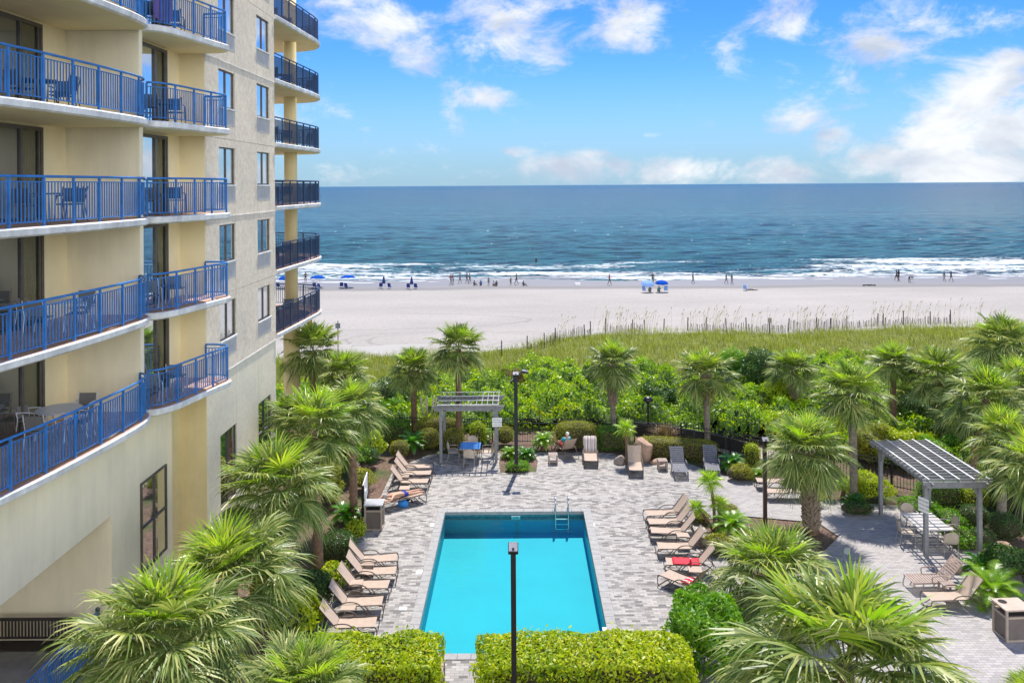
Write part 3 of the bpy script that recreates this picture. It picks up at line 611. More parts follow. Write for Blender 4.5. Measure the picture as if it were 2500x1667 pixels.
pathA = crom([(-11.25, 13.2), (-11.0, 15), (-10.76, 16.9), (-10.60, 17.9), (-10.48, 18.9), (-10.38, 19.9), (-10.31, 20.9), (-10.27, 21.8), (-10.34, 22.6), (-10.52, 23.0), (-10.72, 23.15)], 5)
pathB = crom([(-10.62, 23.45), (-10.40, 23.55), (-10.15, 24.0), (-9.96, 24.9), (-9.78, 25.9), (-9.60, 26.75), (-9.62, 27.0), (-9.78, 27.2), (-10.1, 27.3), (-10.45, 27.32)], 5)
pathC = crom([(-10.50, 35.3), (-10.42, 36.6), (-10.33, 38.3), (-10.25, 40), (-10.2, 41.3), (-10.3, 42.3), (-10.75, 43.3), (-11.7, 43.9), (-13.0, 44.1), (-14.5, 44.1)], 5)
for k, z in enumerate(FL):
    slab(pathA, [(-12.8, 23.19), (-12.8, 13.2)], z); slab(pathB, [(-10.45, 27.34), (-11.3, 27.34), (-11.3, 23.43)], z)
    railing(pathA, z, BLUE); railing(pathB, z, BLUE, .98)
    slab(pathC, [(-14.5, 35.21)], z); railing(pathC, z, BLUE_SHADED, 1.0)
    if k < 6: door(-12.8, 17.2, 21.95, z, False, 20.98); door(-11.3, 23.55, 26.25, z, True, 25.35); door(-12.8, 13.4, 16.4, z, False)
MB().lathe([(.315, FL[0] - .2), (.315, TOP)], 28, (-11.38, 41, 0)).build('column', YELL, bl, True, smooth=True)
MB().lathe([(.40, -.3), (.40, FL[0] - .21)], 28, (-11.38, 41, 0)).build('column', YELL, bl, True, smooth=True)
railing([Vector((-11.6, y, 0)) for y in (10, 12, 14, 16, 18, 20, 22.4)], .5, BLUE, 1.1)
MB().bb(-11.64, -11.56, 22.4, 22.5, .5, 1.7).build('newel', BLUE_SHADED, bl, True)

# ---------------------------------------------------------------- furniture makers
def patio_chair(name, label, cat, seatm, framem, group=None, rounded=False):
    t_ = thing(name, label, cat, (0, 0, 0), 0, group)     # faces -Y
    MB().box((0, -.01, .43), (.46, .44, .025)).build('seat', seatm, t_, bevel=.01)
    m = MB()
    if rounded:
        n = 10; vs_ = []
        for i in range(n + 1):
            a_ = math.pi * i / n; x_ = -.25 * math.cos(a_); h_ = .62 + .26 * math.sin(a_) ** .7
            vs_ += [(x_, .22 + .03 * (1 - (x_ / .25) ** 2), .48), (x_, .25 + .06 * (1 - (x_ / .25) ** 2), h_)]
        m.add(vs_, [(2 * i, 2 * i + 2, 2 * i + 3, 2 * i + 1) for i in range(n)])
        m.add([(v[0], v[1] + .02, v[2]) for v in vs_], [(2 * i, 2 * i + 1, 2 * i + 3, 2 * i + 2) for i in range(n)])
    else: m.box((0, .245, .66), (.44, .02, .36), Matrix.Rotation(R(-9), 3, 'X'))
    m.build('backrest', seatm, t_)
    for sx in (-.25, .25):
        MB().tube(crom([(sx, .3, .0), (sx, .22, .44), (sx, .27, .7), (sx * .98, .31, .88)], 4), .014, 6).build('leg', framem, t_)
        MB().tube([(sx, -.27, 0), (sx, -.24, .43), (sx, -.2, .64)], .014, 6).build('leg', framem, t_)
        MB().tube(crom([(sx, -.2, .64), (sx, 0, .66), (sx, .24, .645)], 4), .017, 6).build('armrest', framem, t_)
    return t_
def table(name, label, w_, d_, h_, topm, framem, rnd_=False, slats=0, group=None, cat='table'):
    t_ = thing(name, label, cat, (0, 0, 0), 0, group)
    m = MB()
    if rnd_: m.lathe([(w_ / 2 - .01, h_ - .035), (w_ / 2, h_ - .02), (w_ / 2, h_ - .008), (w_ / 2 - .012, h_)], 32)
    elif slats:
        for i in range(slats): m.box((0, lerp(-d_ / 2, d_ / 2, (i + .5) / slats), h_ - .012), (w_, d_ / slats * .78, .024))
        m.box((-w_ / 2 + .04, 0, h_ - .04), (.03, d_, .03)); m.box((w_ / 2 - .04, 0, h_ - .04), (.03, d_, .03))
    else: m.box((0, 0, h_ - .015), (w_, d_, .03))
    m.build('tabletop', topm, t_, smooth=False, bevel=0 if slats else .004)
    for sx in (-1, 1):
        for sy in (-1, 1):
            q = .36 if rnd_ else .44
            MB().tube([(sx * w_ * q * .8, sy * d_ * q * .8, h_ - .03), (sx * w_ * q, sy * d_ * q, 0)], .016, 6).build('leg', framem, t_)
    return t_
PATW = M('pale_table_top', (.50, .53, .60), .35, var=.04); CHW = M('white_chair_frame', (.62, .64, .68), .4); CHS = M('grey_chair_sling', (.19, .18, .165), .8, var=.08)
DKC = M('dark_chair', (.07, .075, .09), .6)
protoW = patio_chair('patio_chair', 'x', 'chair', CHS, CHW, 'chairs on the balconies')
protoD = patio_chair('patio_chair', 'x', 'chair', DKC, FRAME, 'chairs on the balconies')
protoT = table('round_table', 'x', 1.1, 1.1, .72, PATW, CHW, True, group='tables on the balconies')
protoTD = table('round_table', 'x', .95, .95, .72, DKC, FRAME, True, group='tables on the balconies')
lvl = ['on the lowest large balcony', 'on the second lowest large balcony', 'on the large balcony at horizon level', 'on the fourth lowest large balcony', 'on the top large balcony']
for k in range(4):
    z = FL[k]; tx, ty = -11.75, (20.9, 20.9, 20.3, 20.0)[k]
    if k < 2:
        copy_tree(protoT, None, (tx, ty, z), 0, 'round pale patio table ' + lvl[k])
        cw = ['grey sling chair near the door ', 'grey sling chair beside the fin wall ', 'grey sling chair against the back wall ', 'grey sling chair next to the railing ']
        for (dx, dy, rz), s_ in zip(((.02, -.85, 180), (.15, .85, 0), (-.75, .1, 90), (.62, -.2, -80)), cw):
            copy_tree(protoW, None, (tx + dx, ty + dy, z), R(rz), s_ + lvl[k])
    else:
        copy_tree(protoTD, None, (tx, ty, z), 0, 'dark round patio table ' + lvl[k])
        cw = ['dark chair on the near side of the table ', 'dark chair on the far side of the table ', 'dark chair between table and railing ']
        for (dx, dy, rz), s_ in zip(((.1, -.8, 170), (.15, .85, 10), (.6, .1, -90)), cw): copy_tree(protoD, None, (tx + dx, ty + dy, z), R(rz), s_ + lvl[k])
lvb = ['on the lowest small balcony', 'on the second lowest small balcony', 'on the small balcony at horizon level', 'on the fourth small balcony from the bottom', 'on the top small balcony']
for k in range(5):
    z = FL[k]
    pr = protoW if k < 2 else protoD; cn = 'pale sling chair ' if k < 2 else 'dark chair '
    copy_tree(pr, None, (-10.75, 23.95, z), R(35), cn + 'by the fin wall ' + lvb[k]); copy_tree(pr, None, (-10.75, 25.7, z), R(-170), cn + 'nearer the grey stucco ' + lvb[k])
    copy_tree(protoTD, None, (-10.7, 24.85, z), 0, 'small dark round table ' + lvb[k], (.6, .6, .85))
lvc = ['on the lowest sea corner balcony', 'on the second sea corner balcony from the bottom', 'on the sea corner balcony at horizon level', 'on the fourth sea corner balcony from the bottom', 'on the fifth sea corner balcony from the bottom', 'on the topmost sea corner balcony']
for k in range(6):
    z = FL[k]
    copy_tree(protoD, None, (-11.4, 38.0, z), R(200), 'dark chair nearest the stucco wall ' + lvc[k]); copy_tree(protoD, None, (-11.2, 39.9, z), R(20), 'dark chair beside the column ' + lvc[k])
    copy_tree(protoTD, None, (-11.35, 38.9, z), 0, 'small dark table ' + lvc[k], (.75, .75, .9))
    if k > 1: copy_tree(protoD, None, (-10.9, 42.3, z), R(-30), 'dark chair at the rounded outer end ' + lvc[k])
tw = MB(); n = 14; vs_ = []
for i in range(n + 1):
    x_ = lerp(-.35, .35, i / n); vs_ += [(x_, .05 * math.sin(i * 1.7), -.95 + .06 * math.sin(i)), (x_, .03 * math.sin(i * 1.3), 0)]
tw.add(vs_, [(2 * i, 2 * i + 2, 2 * i + 3, 2 * i + 1) for i in range(n)])
o = tw.build('beach_towel', M('purple_towel', (.10, .08, .25), .9)); o.location = (-10.28, 23.75, FL[4] + 1.1); o.rotation_euler = (0, 0, R(70)); tag(o, 'purple towel hanging over the top small balcony railing', 'towel')
# bench on the terrace
bn_ = thing('bench', 'dark slatted bench against the wall of the covered terrace', 'bench', (-13.25, 22.1, .5))
DW = M('dark_teak', (.035, .025, .022), .6, var=.2)
MB().box((0, -.12, .43), (2.1, .48, .04)).build('seat', DW, bn_)
m = MB(); m.box((0, .2, .98), (2.1, .05, .07)); m.box((0, .16, .5), (2.1, .04, .05))
for i in range(22): m.box((lerp(-.95, .95, i / 21), .18, .74), (.045, .022, .44))
m.build('backrest', DW, bn_)
for sx in (-1.02, 1.02):
    MB().box((sx, .18, .5), (.06, .06, 1.0)).build('leg', DW, bn_); MB().box((sx, -.34, .31), (.06, .06, .62)).build('leg', DW, bn_); MB().box((sx, -.08, .64), (.07, .56, .04)).build('armrest', DW, bn_)
for pr in (protoW, protoD, protoT, protoTD):
    for ch in list(pr.children): bpy.data.objects.remove(ch)
    bpy.data.objects.remove(pr)
# ---------------------------------------------------------------- loungers
SEATL = 1.12
def sling_lounger(flat=False, back=52, seatm=SLING):
    """foot end at +X, head towards -X, origin under the middle of the seat's foot end"""
    t_ = thing('sling_lounger', 'x', 'lounger', (0, 0, 0), 0, 'sling loungers on the pool deck')
    a_ = R(2 if flat else back); hx = -SEATL; bl_ = .78
    def panel(p0, p1, wd, sag):
        m = MB(); n = 8; vs_ = []
        for i in range(n + 1):
            q = i / n; x_ = lerp(p0[0], p1[0], q); z_ = lerp(p0[1], p1[1], q) - sag * math.sin(math.pi * q)
            for j in range(5): yy = lerp(-wd / 2, wd / 2, j / 4); vs_.append((x_, yy, z_ - .012 * (1 - (2 * yy / wd) ** 2)))
        fs_ = [(i * 5 + j, (i + 1) * 5 + j, (i + 1) * 5 + j + 1, i * 5 + j + 1) for i in range(n) for j in range(4)]
        m.add(vs_, fs_); return m
    top = (hx - bl_ * math.cos(a_), .35 + bl_ * math.sin(a_))
    panel((0, .35), (hx, .35), .60, .02).build('seat', seatm, t_, smooth=True)
    panel((hx - .01, .355), top, .60, .015).build('backrest', seatm, t_, smooth=True)
    for sy in (-.315, .315):
        m = MB(); m.tube([(0.02, sy, .30), (0, sy, .36), (hx, sy, .36), (top[0], sy, top[1])], .016, 6); m.build('side_rail', FRAME, t_, smooth=True)
        m = MB(); m.tube(crom([(.03, sy, .36), (.06, sy, .2), (.02, sy, .015), (-.08, sy, .0), (-.3, sy, .12), (-.5, sy, .34)], 4), .015, 6); m.build('leg', FRAME, t_, smooth=True)
        if not flat or True:
            s2 = sy * 1.12; zz = .50 if not flat else .44
            MB().tube(crom([(-.38, s2, .02), (-.52, s2, .26), (-.74, s2, zz - .04), (-1.0, s2, zz), (-1.26, s2, zz - .06), (-1.5, s2, .28), (-1.72, s2, .02)], 5), .017, 6).build('armrest', FRAME, t_, smooth=True)
    for bx_ in (.03, -1.72): MB().tube([(bx_, -.33, .02), (bx_, .33, .02)], .014, 6).build('crossbar', FRAME, t_)
    if not flat:
        for sy in (-.3, .3): MB().tube([(hx - .35, sy, .36 + .35 * math.tan(a_) * .9), (-1.6, sy, .1)], .011, 5).build('back_strut', FRAME, t_)
    return t_
def slat_lounger(mat, back=50):
    t_ = thing('slatted_lounger', 'x', 'lounger', (0, 0, 0), 0, 'slatted plastic loungers on the deck'); a_ = R(back); hx = -SEATL
    m = MB()
    for i in range(13): m.box((lerp(-.03, hx + .04, i / 12), 0, .35), (.062, .58, .02))
    for sy in (-.3, .3): m.box((hx / 2, sy, .335), (SEATL, .035, .05))
    m.build('seat', mat, t_)
    m = MB(); rot = Matrix.Rotation(a_, 3, 'Y')
    for i in range(9):
        q = lerp(.06, .78, i / 8); m.box((hx - q * math.cos(a_), 0, .35 + q * math.sin(a_)), (.062, .56, .02), rot)
    for sy in (-.29, 0, .29): m.box((hx - .42 * math.cos(a_), sy, .335 + .42 * math.sin(a_)), (.84, .035, .03), rot)
    m.build('backrest', mat, t_)
    for sy in (-.34, .34):
        m = MB(); m.tube(crom([(-.62, sy, .33), (-.60, sy, .5), (-.68, sy, .56), (-.95, sy, .57), (-1.08, sy, .52), (-1.12, sy, .34)], 4), .02, 6); m.build('armrest', mat, t_, smooth=True)
        MB().tube(crom([(-.04, sy * .9, .33), (.02, sy * .9, .0), (-.2, sy * .9, .0), (-.35, sy * .9, .32)], 4), .018, 6).build('leg', mat, t_); MB().tube(crom([(-.95, sy * .9, .32), (-1.05, sy * .9, 0), (-1.4, sy * .9, .0), (-1.6, sy * .9, .05)], 4), .018, 6).build('leg', mat, t_)
    return t_
pS, pF, pT, pG = sling_lounger(), sling_lounger(True), slat_lounger(SLAT), slat_lounger(SLATG)
def put(proto, foot, hinge, label, keep=False):
    a, b_ = G(*foot, .35), G(*hinge, .35); d = a - b_; rz = math.atan2(d.y, d.x)
    return copy_tree(proto, None, (a.x, a.y, 0), rz, label)
for f_, h_, lb in (((968, 1359), (888, 1364), 'tan sling lounger farthest back in the lower left row'), ((966, 1391), (886, 1393), 'second tan sling lounger from the far end of the lower left row'),
        ((949, 1425), (867, 1425), 'middle tan sling lounger of the five in the lower left row'), ((934, 1465), (845, 1468), 'tan sling lounger second nearest to the hedge in the lower left row'), ((918, 1517), (825, 1520), 'tan sling lounger right behind the left hedge, nearest of the lower left row'),
        ((1054, 1137), (996, 1137), 'tan sling lounger next to the far pergola shade, upper left row'), ((1052, 1153), (992, 1153), 'second tan sling lounger of the upper left row'), ((1045, 1173), (984, 1173), 'tan sling lounger beside the sunbather with blue shorts'),
        ((1578, 1252), (1650, 1249), 'empty tan sling lounger farthest back in the row right of the pool'), ((1583, 1272), (1657, 1271), 'second tan lounger from the back in the row right of the pool'), ((1589, 1293), (1668, 1295), 'third tan lounger from the back in the row right of the pool'),
        ((1606, 1331), (1684, 1331), 'tan lounger just behind the one with the red towel'), ((1626, 1369), (1707, 1372), 'tan lounger with a bright red towel spread on its seat'), ((1622, 1396), (1684, 1420), 'angled tan lounger with a red and white towel, right of the pool'),
        ((1553, 1147), (1549, 1126), 'tan sling lounger facing the pool in front of the upright boulder'), ((1443, 1124), (1440, 1098), 'lounger with a striped towel over its back, facing the pool'),
        ((2264, 1455), (2349, 1452), 'tan sling lounger beside the waste bin at the right edge')):
    put(pS, f_, h_, lb)
put(pF, (1847, 1171), (1913, 1173), 'flat tan lounger behind the brown lamp post, farther one'); put(pF, (1872, 1197), (1944, 1198), 'flat tan lounger behind the shaggy palm trunk, nearer one')
put(pF, (1030, 1201), (968, 1216), 'flat lounger carrying the sunbather in blue shorts')
put(pT, (2218, 1412), (2292, 1410), 'taupe slatted lounger by the right pergola')
put(pG, (1664, 1152), (1655, 1132), 'grey slatted lounger with a small bottle on its seat, right of the boulder'); put(pG, (1741, 1148), (1735, 1128), 'grey slatted lounger behind the slender small palm')
pl_ = copy_tree(pS, None, (0, 0, 0), 0, 'tan lounger seen from behind with a person in teal sitting on it')
g = G(1392, 1118, .0); LRZ = R(112); pl_.location = (g.x - .55, g.y + 1.35, 0); pl_.rotation_euler = (0, 0, LRZ)
for pr in (pS, pF, pT, pG):
    for ch in list(pr.children): bpy.data.objects.remove(ch)
    bpy.data.objects.remove(pr)
# towels
def cloth(name, label, cat, matl, pts, wd, loc, rz, kind=None):
    m = MB(); n = len(pts); q = 9; vs_ = []
    for i, (x_, z_) in enumerate(pts):
        for j in range(q):
            yy = lerp(-wd / 2, wd / 2, j / (q - 1)) + .012 * math.sin(i * 2.1 + j); vs_.append((x_ + .012 * math.sin(j * 2.7 + i), yy, z_ + .008 * math.sin(j * 1.9 + i * 2.3) + .01))
    m.add(vs_, [(i * q + j, (i + 1) * q + j, (i + 1) * q + j + 1, i * q + j + 1) for i in range(n - 1) for j in range(q - 1)])
    o = m.build(name, matl, None, smooth=True); s_ = o.modifiers.new('s', 'SOLIDIFY'); s_.thickness = .012; o.location = loc; o.rotation_euler = (0, 0, rz); return tag(o, label, cat)
def stripemat(name, cols, sc_):
    m, t, b, o = newmat(name); sx = t.nodes.new('ShaderNodeSeparateXYZ'); t.links.new(objco(t), sx.inputs[0])
    f = mth('FRACT', mth('MULTIPLY', sx.outputs[1], sc_, tree=t), tree=t); n = len(cols)
    r_ = t.nodes.new('ShaderNodeValToRGB'); r_.color_ramp.interpolation = 'CONSTANT'; e = r_.color_ramp.elements
    while len(e) < n: e.new(.5)
    for i, c in enumerate(cols): e[i].position = i / n; e[i].color = (*c, 1)
    t.links.new(f, r_.inputs[0]); t.links.new(r_.outputs[0], b.inputs['Base Color']); b.inputs['Roughness'].default_value = .9; return m
def onl(foot, hinge): a, b_ = G(*foot, .35), G(*hinge, .35); d = a - b_; return (a.x, a.y, 0), math.atan2(d.y, d.x)
l_, rz = onl((1626, 1369), (1707, 1372)); cloth('beach_towel', 'crumpled bright red towel spread on a tan lounger seat', 'towel', RED, [(-.22 - i * .1, .355 + .01 * (i % 2)) for i in range(10)], .5, l_, rz)
l_, rz = onl((1622, 1396), (1684, 1420)); ST1 = stripemat('red_white_stripe', [(.6, .02, .04), (.75, .7, .68), (.6, .02, .04), (.6, .02, .04)], 5)
cloth('beach_towel', 'red and white towel bunched at the head of the angled lounger', 'towel', ST1, [(-.78, .36), (-.9, .38), (-1.0, .36), (-1.1, .37), (-1.2, .47), (-1.3, .6)], .46, l_, rz)
l_, rz = onl((1443, 1124), (1440, 1098)); ST2 = stripemat('brown_white_stripe', [(.5, .42, .38), (.12, .08, .08), (.55, .5, .48), (.3, .2, .18), (.6, .56, .54)], 6)
cloth('beach_towel', 'brown and white striped towel over a lounger back', 'towel', ST2, [(SEATL * -1 - .78 * math.cos(R(52)) * q, .375 + .78 * math.sin(R(52)) * q) for q in (.02, .25, .5, .75, 1.02)], .6, l_, rz)
# side tables
def side_table(topm, slat=False):
    t_ = thing('side_table', 'x', 'side table', (0, 0, 0), 0, 'small side tables between loungers'); m = MB()
    if slat:
        for i in range(6): m.box((0, lerp(-.19, .19, i / 5), .44), (.42, .06, .02))
    else: m.box((0, 0, .43), (.44, .42, .03))
    m.build('tabletop', topm, t_)
    for sx in (-.19, .19):
        for sy in (-.18, .18):
            if slat: MB().box((sx, sy, .215), (.05, .05, .43)).build('leg', topm, t_)
            else: MB().tube([(sx, sy, .42), (sx * 1.05, sy * 1.05, 0)], .014, 6).build('leg', FRAME, t_)
    MB().box((0, 0, .12), (.36, .34, .02)).build('shelf', topm, t_)
    return t_
sA, sB = side_table(SLING), side_table(SLAT, True)
for pr, px, py, lb in ((sA, 899, 1372, 'tan side table between the two far loungers of the lower left row'), (sA, 851, 1480, 'tan side table between the two loungers nearest the left hedge'), (sA, 869, 1422, 'tan side table behind the middle lounger of the lower left row'), (sA, 987, 1160, 'tan side table between the upper left loungers'), (sA, 988, 1190, 'tan side table beside the sunbather'),
        (sA, 1667, 1305, 'tan side table among the middle loungers right of the pool'), (sA, 1697, 1389, 'tan side table with a red bottle on it'), (sB, 1617, 1122, 'brown slatted side table beside the grey slatted lounger'), (sB, 1350, 1108, 'brown slatted side table left of the seated person in teal'), (sB, 2314, 1424, 'taupe slatted side table beside the slatted lounger')):
    g = G(px, py, .44); copy_tree(pr, None, (g.x, g.y, 0), rnd.uniform(-.1, .1), lb)
for pr in (sA, sB):
    for ch in list(pr.children): bpy.data.objects.remove(ch)
    bpy.data.objects.remove(pr)
g = G(1686, 1380, .44); b1 = thing('drink_bottle', 'red drink bottle standing on a side table right of the pool', 'bottle', (g.x, g.y, .445))
MB().lathe([(.035, 0), (.038, .02), (.038, .14), (.018, .19), (.016, .22)], 12).build('bottle_body', RED, b1, smooth=True); MB().lathe([(.019, .22), (.019, .245)], 12).build('cap', WHITE, b1)
g = G(1656, 1145, .37); b1 = thing('drink_bottle', 'small white bottle on the seat of a grey slatted lounger', 'bottle', (g.x, g.y, .365))
MB().lathe([(.035, 0), (.036, .02), (.036, .12), (.015, .17), (.015, .19)], 12).build('bottle_body', WHITE, b1, smooth=True); MB().lathe([(.018, .19), (.018, .21)], 12).build('cap', BLACK, b1)
# bag under lounger, sandals
g = G(984, 1237); bg_ = thing('beach_bag', 'bright blue beach bag on the paving under the sunbather', 'bag', (g.x, g.y, 0))
bm = bmesh.new(); bmesh.ops.create_icosphere(bm, subdivisions=3, radius=.2)
for v in bm.verts: v.co = Vector((v.co.x * 1.15, v.co.y * .8, v.co.z * .8 + .13)) * (1 + .12 * nz(v.co.x * 9, v.co.y * 9, 1))
for v in bm.verts: v.co.z = max(v.co.z, .0)
me = bpy.data.meshes.new('bag_body'); bm.to_mesh(me); bm.free(); me.materials.append(M('blue_bag', (.02, .22, .62), .5, var=.3, vs=9)); o = bpy.data.objects.new('bag_body', me); col.objects.link(o); o.parent = bg_
MB().tube(crom([(-.12, 0, .26), (-.08, 0, .38), (.08, .02, .38), (.12, 0, .26)], 4), .014, 6).build('handle', NBLUE, bg_)
g = G(1000, 1228); o = cloth('cloth_bundle', 'dark blue cloth bundle beside the bright blue bag', 'clothing', NBLUE, [(-.13, .0), (-.1, .12), (0, .2), (.09, .12), (.14, 0)], .2, (g.x, g.y, .0), .6)
for dx, lb in ((0, 'left dark sandal of the pair beside the island bed'), (.16, 'right dark sandal of the pair beside the island bed')):
    g = G(1744, 1424); s_ = thing('sandal', lb, 'sandal', (g.x + dx, g.y + dx * .4, .006), .7, 'pair of sandals'); m = MB(); m.prism([(.05 * math.cos(a), .13 * math.sin(a) + .02 * math.cos(2 * a)) for a in [2 * math.pi * i / 14 for i in range(14)]], 0, .025); m.build('sole', BLACK, s_)
    MB().tube(crom([(-.045, .03, .02), (0, .06, .07), (.045, .03, .02)], 4), .012, 6).build('strap', BLACK, s_)

# ---------------------------------------------------------------- pergolas, dining sets
def pergola(name, label, cxy, wx, dy, h, px_in, py_in, raft_x, n_raft, n_batt):
    t_ = thing(name, label, 'pergola', (cxy[0], cxy[1], 0))
    hw, hd = wx / 2, dy / 2
    for sx in (-1, 1):
        for sy in (-1, 1):
            o = MB().box((sx * (hw - px_in), sy * (hd - py_in), (h - .25) / 2), (.14, .14, h - .25)).build('post', PERG, t_, bevel=.01)
            MB().prism([(0, 0)] * 0 or [(-.03, 0), (.03, 0), (.03, .36), (-.03, .36)], 0, .01).build('bracket', PERG, o) if False else None
            m = MB()
            for k in range(4): q = k / 3; m.box((sx * (hw - px_in) - sx * (.09 + .1 * q), sy * (hd - py_in), h - .62 + .11 * k), (.05 + .06 * q, .06, .115))
            for k in range(4): q = k / 3; m.box((sx * (hw - px_in), sy * (hd - py_in) - sy * (.09 + .1 * q), h - .62 + .11 * k), (.06, .05 + .06 * q, .115))
            m.build('bracket', PERG, o)
    def pbeam(along, off, z0_, z1_, half, thick):
        # beam with notched, curved tails
        prof = [(-half, z1_), (-half - .0, z1_ - .06), (-half + .08, z1_ - .09), (-half + .14, z0_ + .02), (-half + .2, z0_)]
        prof = prof + [(-x_, z_) for x_, z_ in prof[::-1]]
        n = len(prof); vs_ = []
        for s_ in (-thick / 2, thick / 2):
            for (u_, z_) in prof: vs_.append((u_, off + s_, z_) if along == 'x' else (off + s_, u_, z_))
        m = MB(); m.add(vs_, [tuple(range(n)), tuple(range(n, 2 * n))[::-1]] + [(i, i + n, (i + 1) % n + n, (i + 1) % n) for i in range(n)]); return m
    if raft_x:   # rafters run across (x), on two side beams running in depth
        for sx in (-1, 1): pbeam('y', sx * (hw - px_in), h - .25, h - .03, hd + .12, .06).build('beam', PERG, t_)
        for sy in (-1, 1): pbeam('x', sy * (hd - .04), h - .22, h - .001, hw + .1, .05).build('beam', PERG, t_)
        for i in range(n_raft): pbeam('x', lerp(-hd + .12, hd - .12, i / (n_raft - 1)), h + .0, h + .075, hw + .08, .035).build('rafter', PERG, t_)
        for i in range(n_batt): MB().box((lerp(-hw + .1, hw - .1, i / (n_batt - 1)), 0, h + .095), (.05, dy, .03)).build('batten', EDGE, t_)
    else:
        for sy in (-1, 1): pbeam('x', sy * (hd - py_in), h - .28, h - .03, hw + .25, .06).build('beam', PERG, t_)
        for i in range(n_raft): MB().box((lerp(-hw + .05, hw - .05, i / (n_raft - 1)), 0, h + .02), (.04, dy, .09)).build('rafter', PERG, t_)
        for i in range(n_batt): MB().box((0, lerp(-hd + .05, hd - .05, i / (n_batt - 1)), h + .085), (wx, .035, .03)).build('batten', EDGE, t_)
    return t_
p1 = pergola('pergola', 'small grey timber pergola at the far left of the deck', (-2.45, 40.05), 2.95, 2.5, 2.72, .16, .3, False, 12, 4)
p2 = pergola('pergola', 'larger grey timber pergola on the right with many slats', (15.28, 30.75), 2.3, 4.5, 2.78, .2, .45, True, 16, 5)
def signboard(parent, w_, h_, loc, rz, lines):
    s_ = thing('notice_sign', 'x', 'sign', loc, rz); MB().box((0, 0, 0), (w_, .012, h_)).build('sign_board', WHITE, s_)
    for i, l in enumerate(lines): text(l, h_ * .17, TX, s_, (0, -.0075, h_ * (.28 - .28 * i)), (R(90), 0, 0), ext=.0005)
    return s_
s1 = signboard(None, .47, .42, (-1.08, 38.98, 1.93), 0, ['NO GLASS', 'IN POOL AREA', 'THANK YOU']); s1['label'] = 'white notice sign on the front right post of the far pergola'
s2 = signboard(None, .42, .5, (14.2, 28.85, 1.85), R(-65), ['NO GLASS', 'IN POOL AREA', 'THANK YOU']); s2['label'] = 'white notice sign on the near left post of the right pergola'
TBL = M('blue_glass_top', (.10, .24, .50), .12, var=.08)
g = G(1148, 1087, .72); t1 = table('dining_table', 'square glass top table under the far pergola', 1.0, 1.0, .72, TBL, FRAME); t1.location = (g.x, g.y, 0)
pc = patio_chair('dining_chair', 'x', 'chair', M('beige_wicker', (.52, .43, .34), .8, bs=120, bst=.4), M('pale_taupe_frame', (.36, .31, .27), .5), 'chairs at the pergola tables', True)
for (dx, dy, rz, lb) in ((0, -.75, 180, 'beige wicker chair with its back to the pool under the far pergola'), (-.8, 0, 90, 'beige wicker chair left of the glass top table'), (.8, 0, -90, 'beige wicker chair right of the glass top table'), (.05, .75, 0, 'beige wicker chair behind the glass top table')):
    copy_tree(pc, None, (g.x + dx, g.y + dy, 0), R(rz), lb)
g = G(2262, 1272, .72); t2 = table('dining_table', 'slatted rectangular table under the right pergola', 1.15, 1.6, .72, M('pale_slat_top', (.55, .52, .5), .7), FRAME, slats=13); t2.location = (g.x, g.y, 0)
for (dx, dy, rz, lb) in ((.25, -1.05, 175, 'beige wicker chair at the near end of the slatted table'), (-.85, -.2, 80, 'beige wicker chair left of the slatted table'), (.85, .1, -95, 'beige wicker chair right of the slatted table'), (-.1, 1.05, 0, 'beige wicker chair at the far end of the slatted table')):
    copy_tree(pc, None, (g.x + dx, g.y + dy, 0), R(rz), lb)
for ch in list(pc.children): bpy.data.objects.remove(ch)
bpy.data.objects.remove(pc)

# ---------------------------------------------------------------- lamp posts, bins, signs
LAMPH = M('lavender_grey_housing', (.30, .29, .33), .4)
def floodpost(label, x, y, h, m_, heads, wd=.17):
    t_ = thing('lamp_post', label, 'lamp post', (x, y, 0)); MB().box((0, 0, h / 2), (wd, wd, h)).build('pole', m_, t_, bevel=.012)
    for (dx, dy, dz, rz, tilt, sz) in heads:
        hd_ = MB().box((dx, dy, dz), (sz[0], sz[1], sz[2]), Matrix.Rotation(rz, 3, 'Z') @ Matrix.Rotation(tilt, 3, 'X')).build('lamp_head', BLACK, t_, bevel=.01)
        mm = Matrix.Rotation(rz, 3, 'Z') @ Matrix.Rotation(tilt, 3, 'X'); o2 = Vector((dx, dy, dz)) + mm @ Vector((0, 0, sz[2] / 2 + .004))
        MB().box(o2, (sz[0] * .86, sz[1] * .8, .01), mm).build('housing_top', LAMPH, hd_); MB().box(Vector((dx, dy, dz)) + mm @ Vector((0, -sz[1] * .22, sz[2] / 2 + .014)), (sz[0] * .22, sz[1] * .25, .02), mm).build('photo_cell', BLACK, hd_)
        MB().beam((0, 0, min(dz - .02, h)), (dx * .8, dy * .8, dz - .03), .04, .04).build('arm', BLACK, hd_)
    MB().lathe([(wd * .72, h), (wd * .7, h + .06), (.02, h + .09)], 14).build('cap', BLACK, t_)
    return t_
g = G(1260.7, 1152); floodpost('tall black square lamp post between the far pergola and the pool', g.x, g.y, 4.45, BLACK, [(.0, -.1, 4.52, 0, R(35), (.30, .22, .12)), (.42, .05, 4.6, R(90), R(12), (.28, .34, .1)), (-.16, .0, 4.2, R(-90), R(40), (.16, .2, .08))])
pos = P(1253, 1345, 19.45); floodpost('tall black lamp post in the foreground between the two hedges', pos.x, 19.45, pos.z - .02, BLACK, [(0, -.02, pos.z + .08, 0, R(38), (.24, .26, .1))], .125)
g = G(1868, 1276); floodpost('dark brown lamp post right of the pool, top hidden in a palm crown', g.x, g.y, 3.2, M('dark_brown_metal', (.05, .025, .02), .4), [(0, -.1, 3.25, 0, R(35), (.28, .24, .1))], .14)
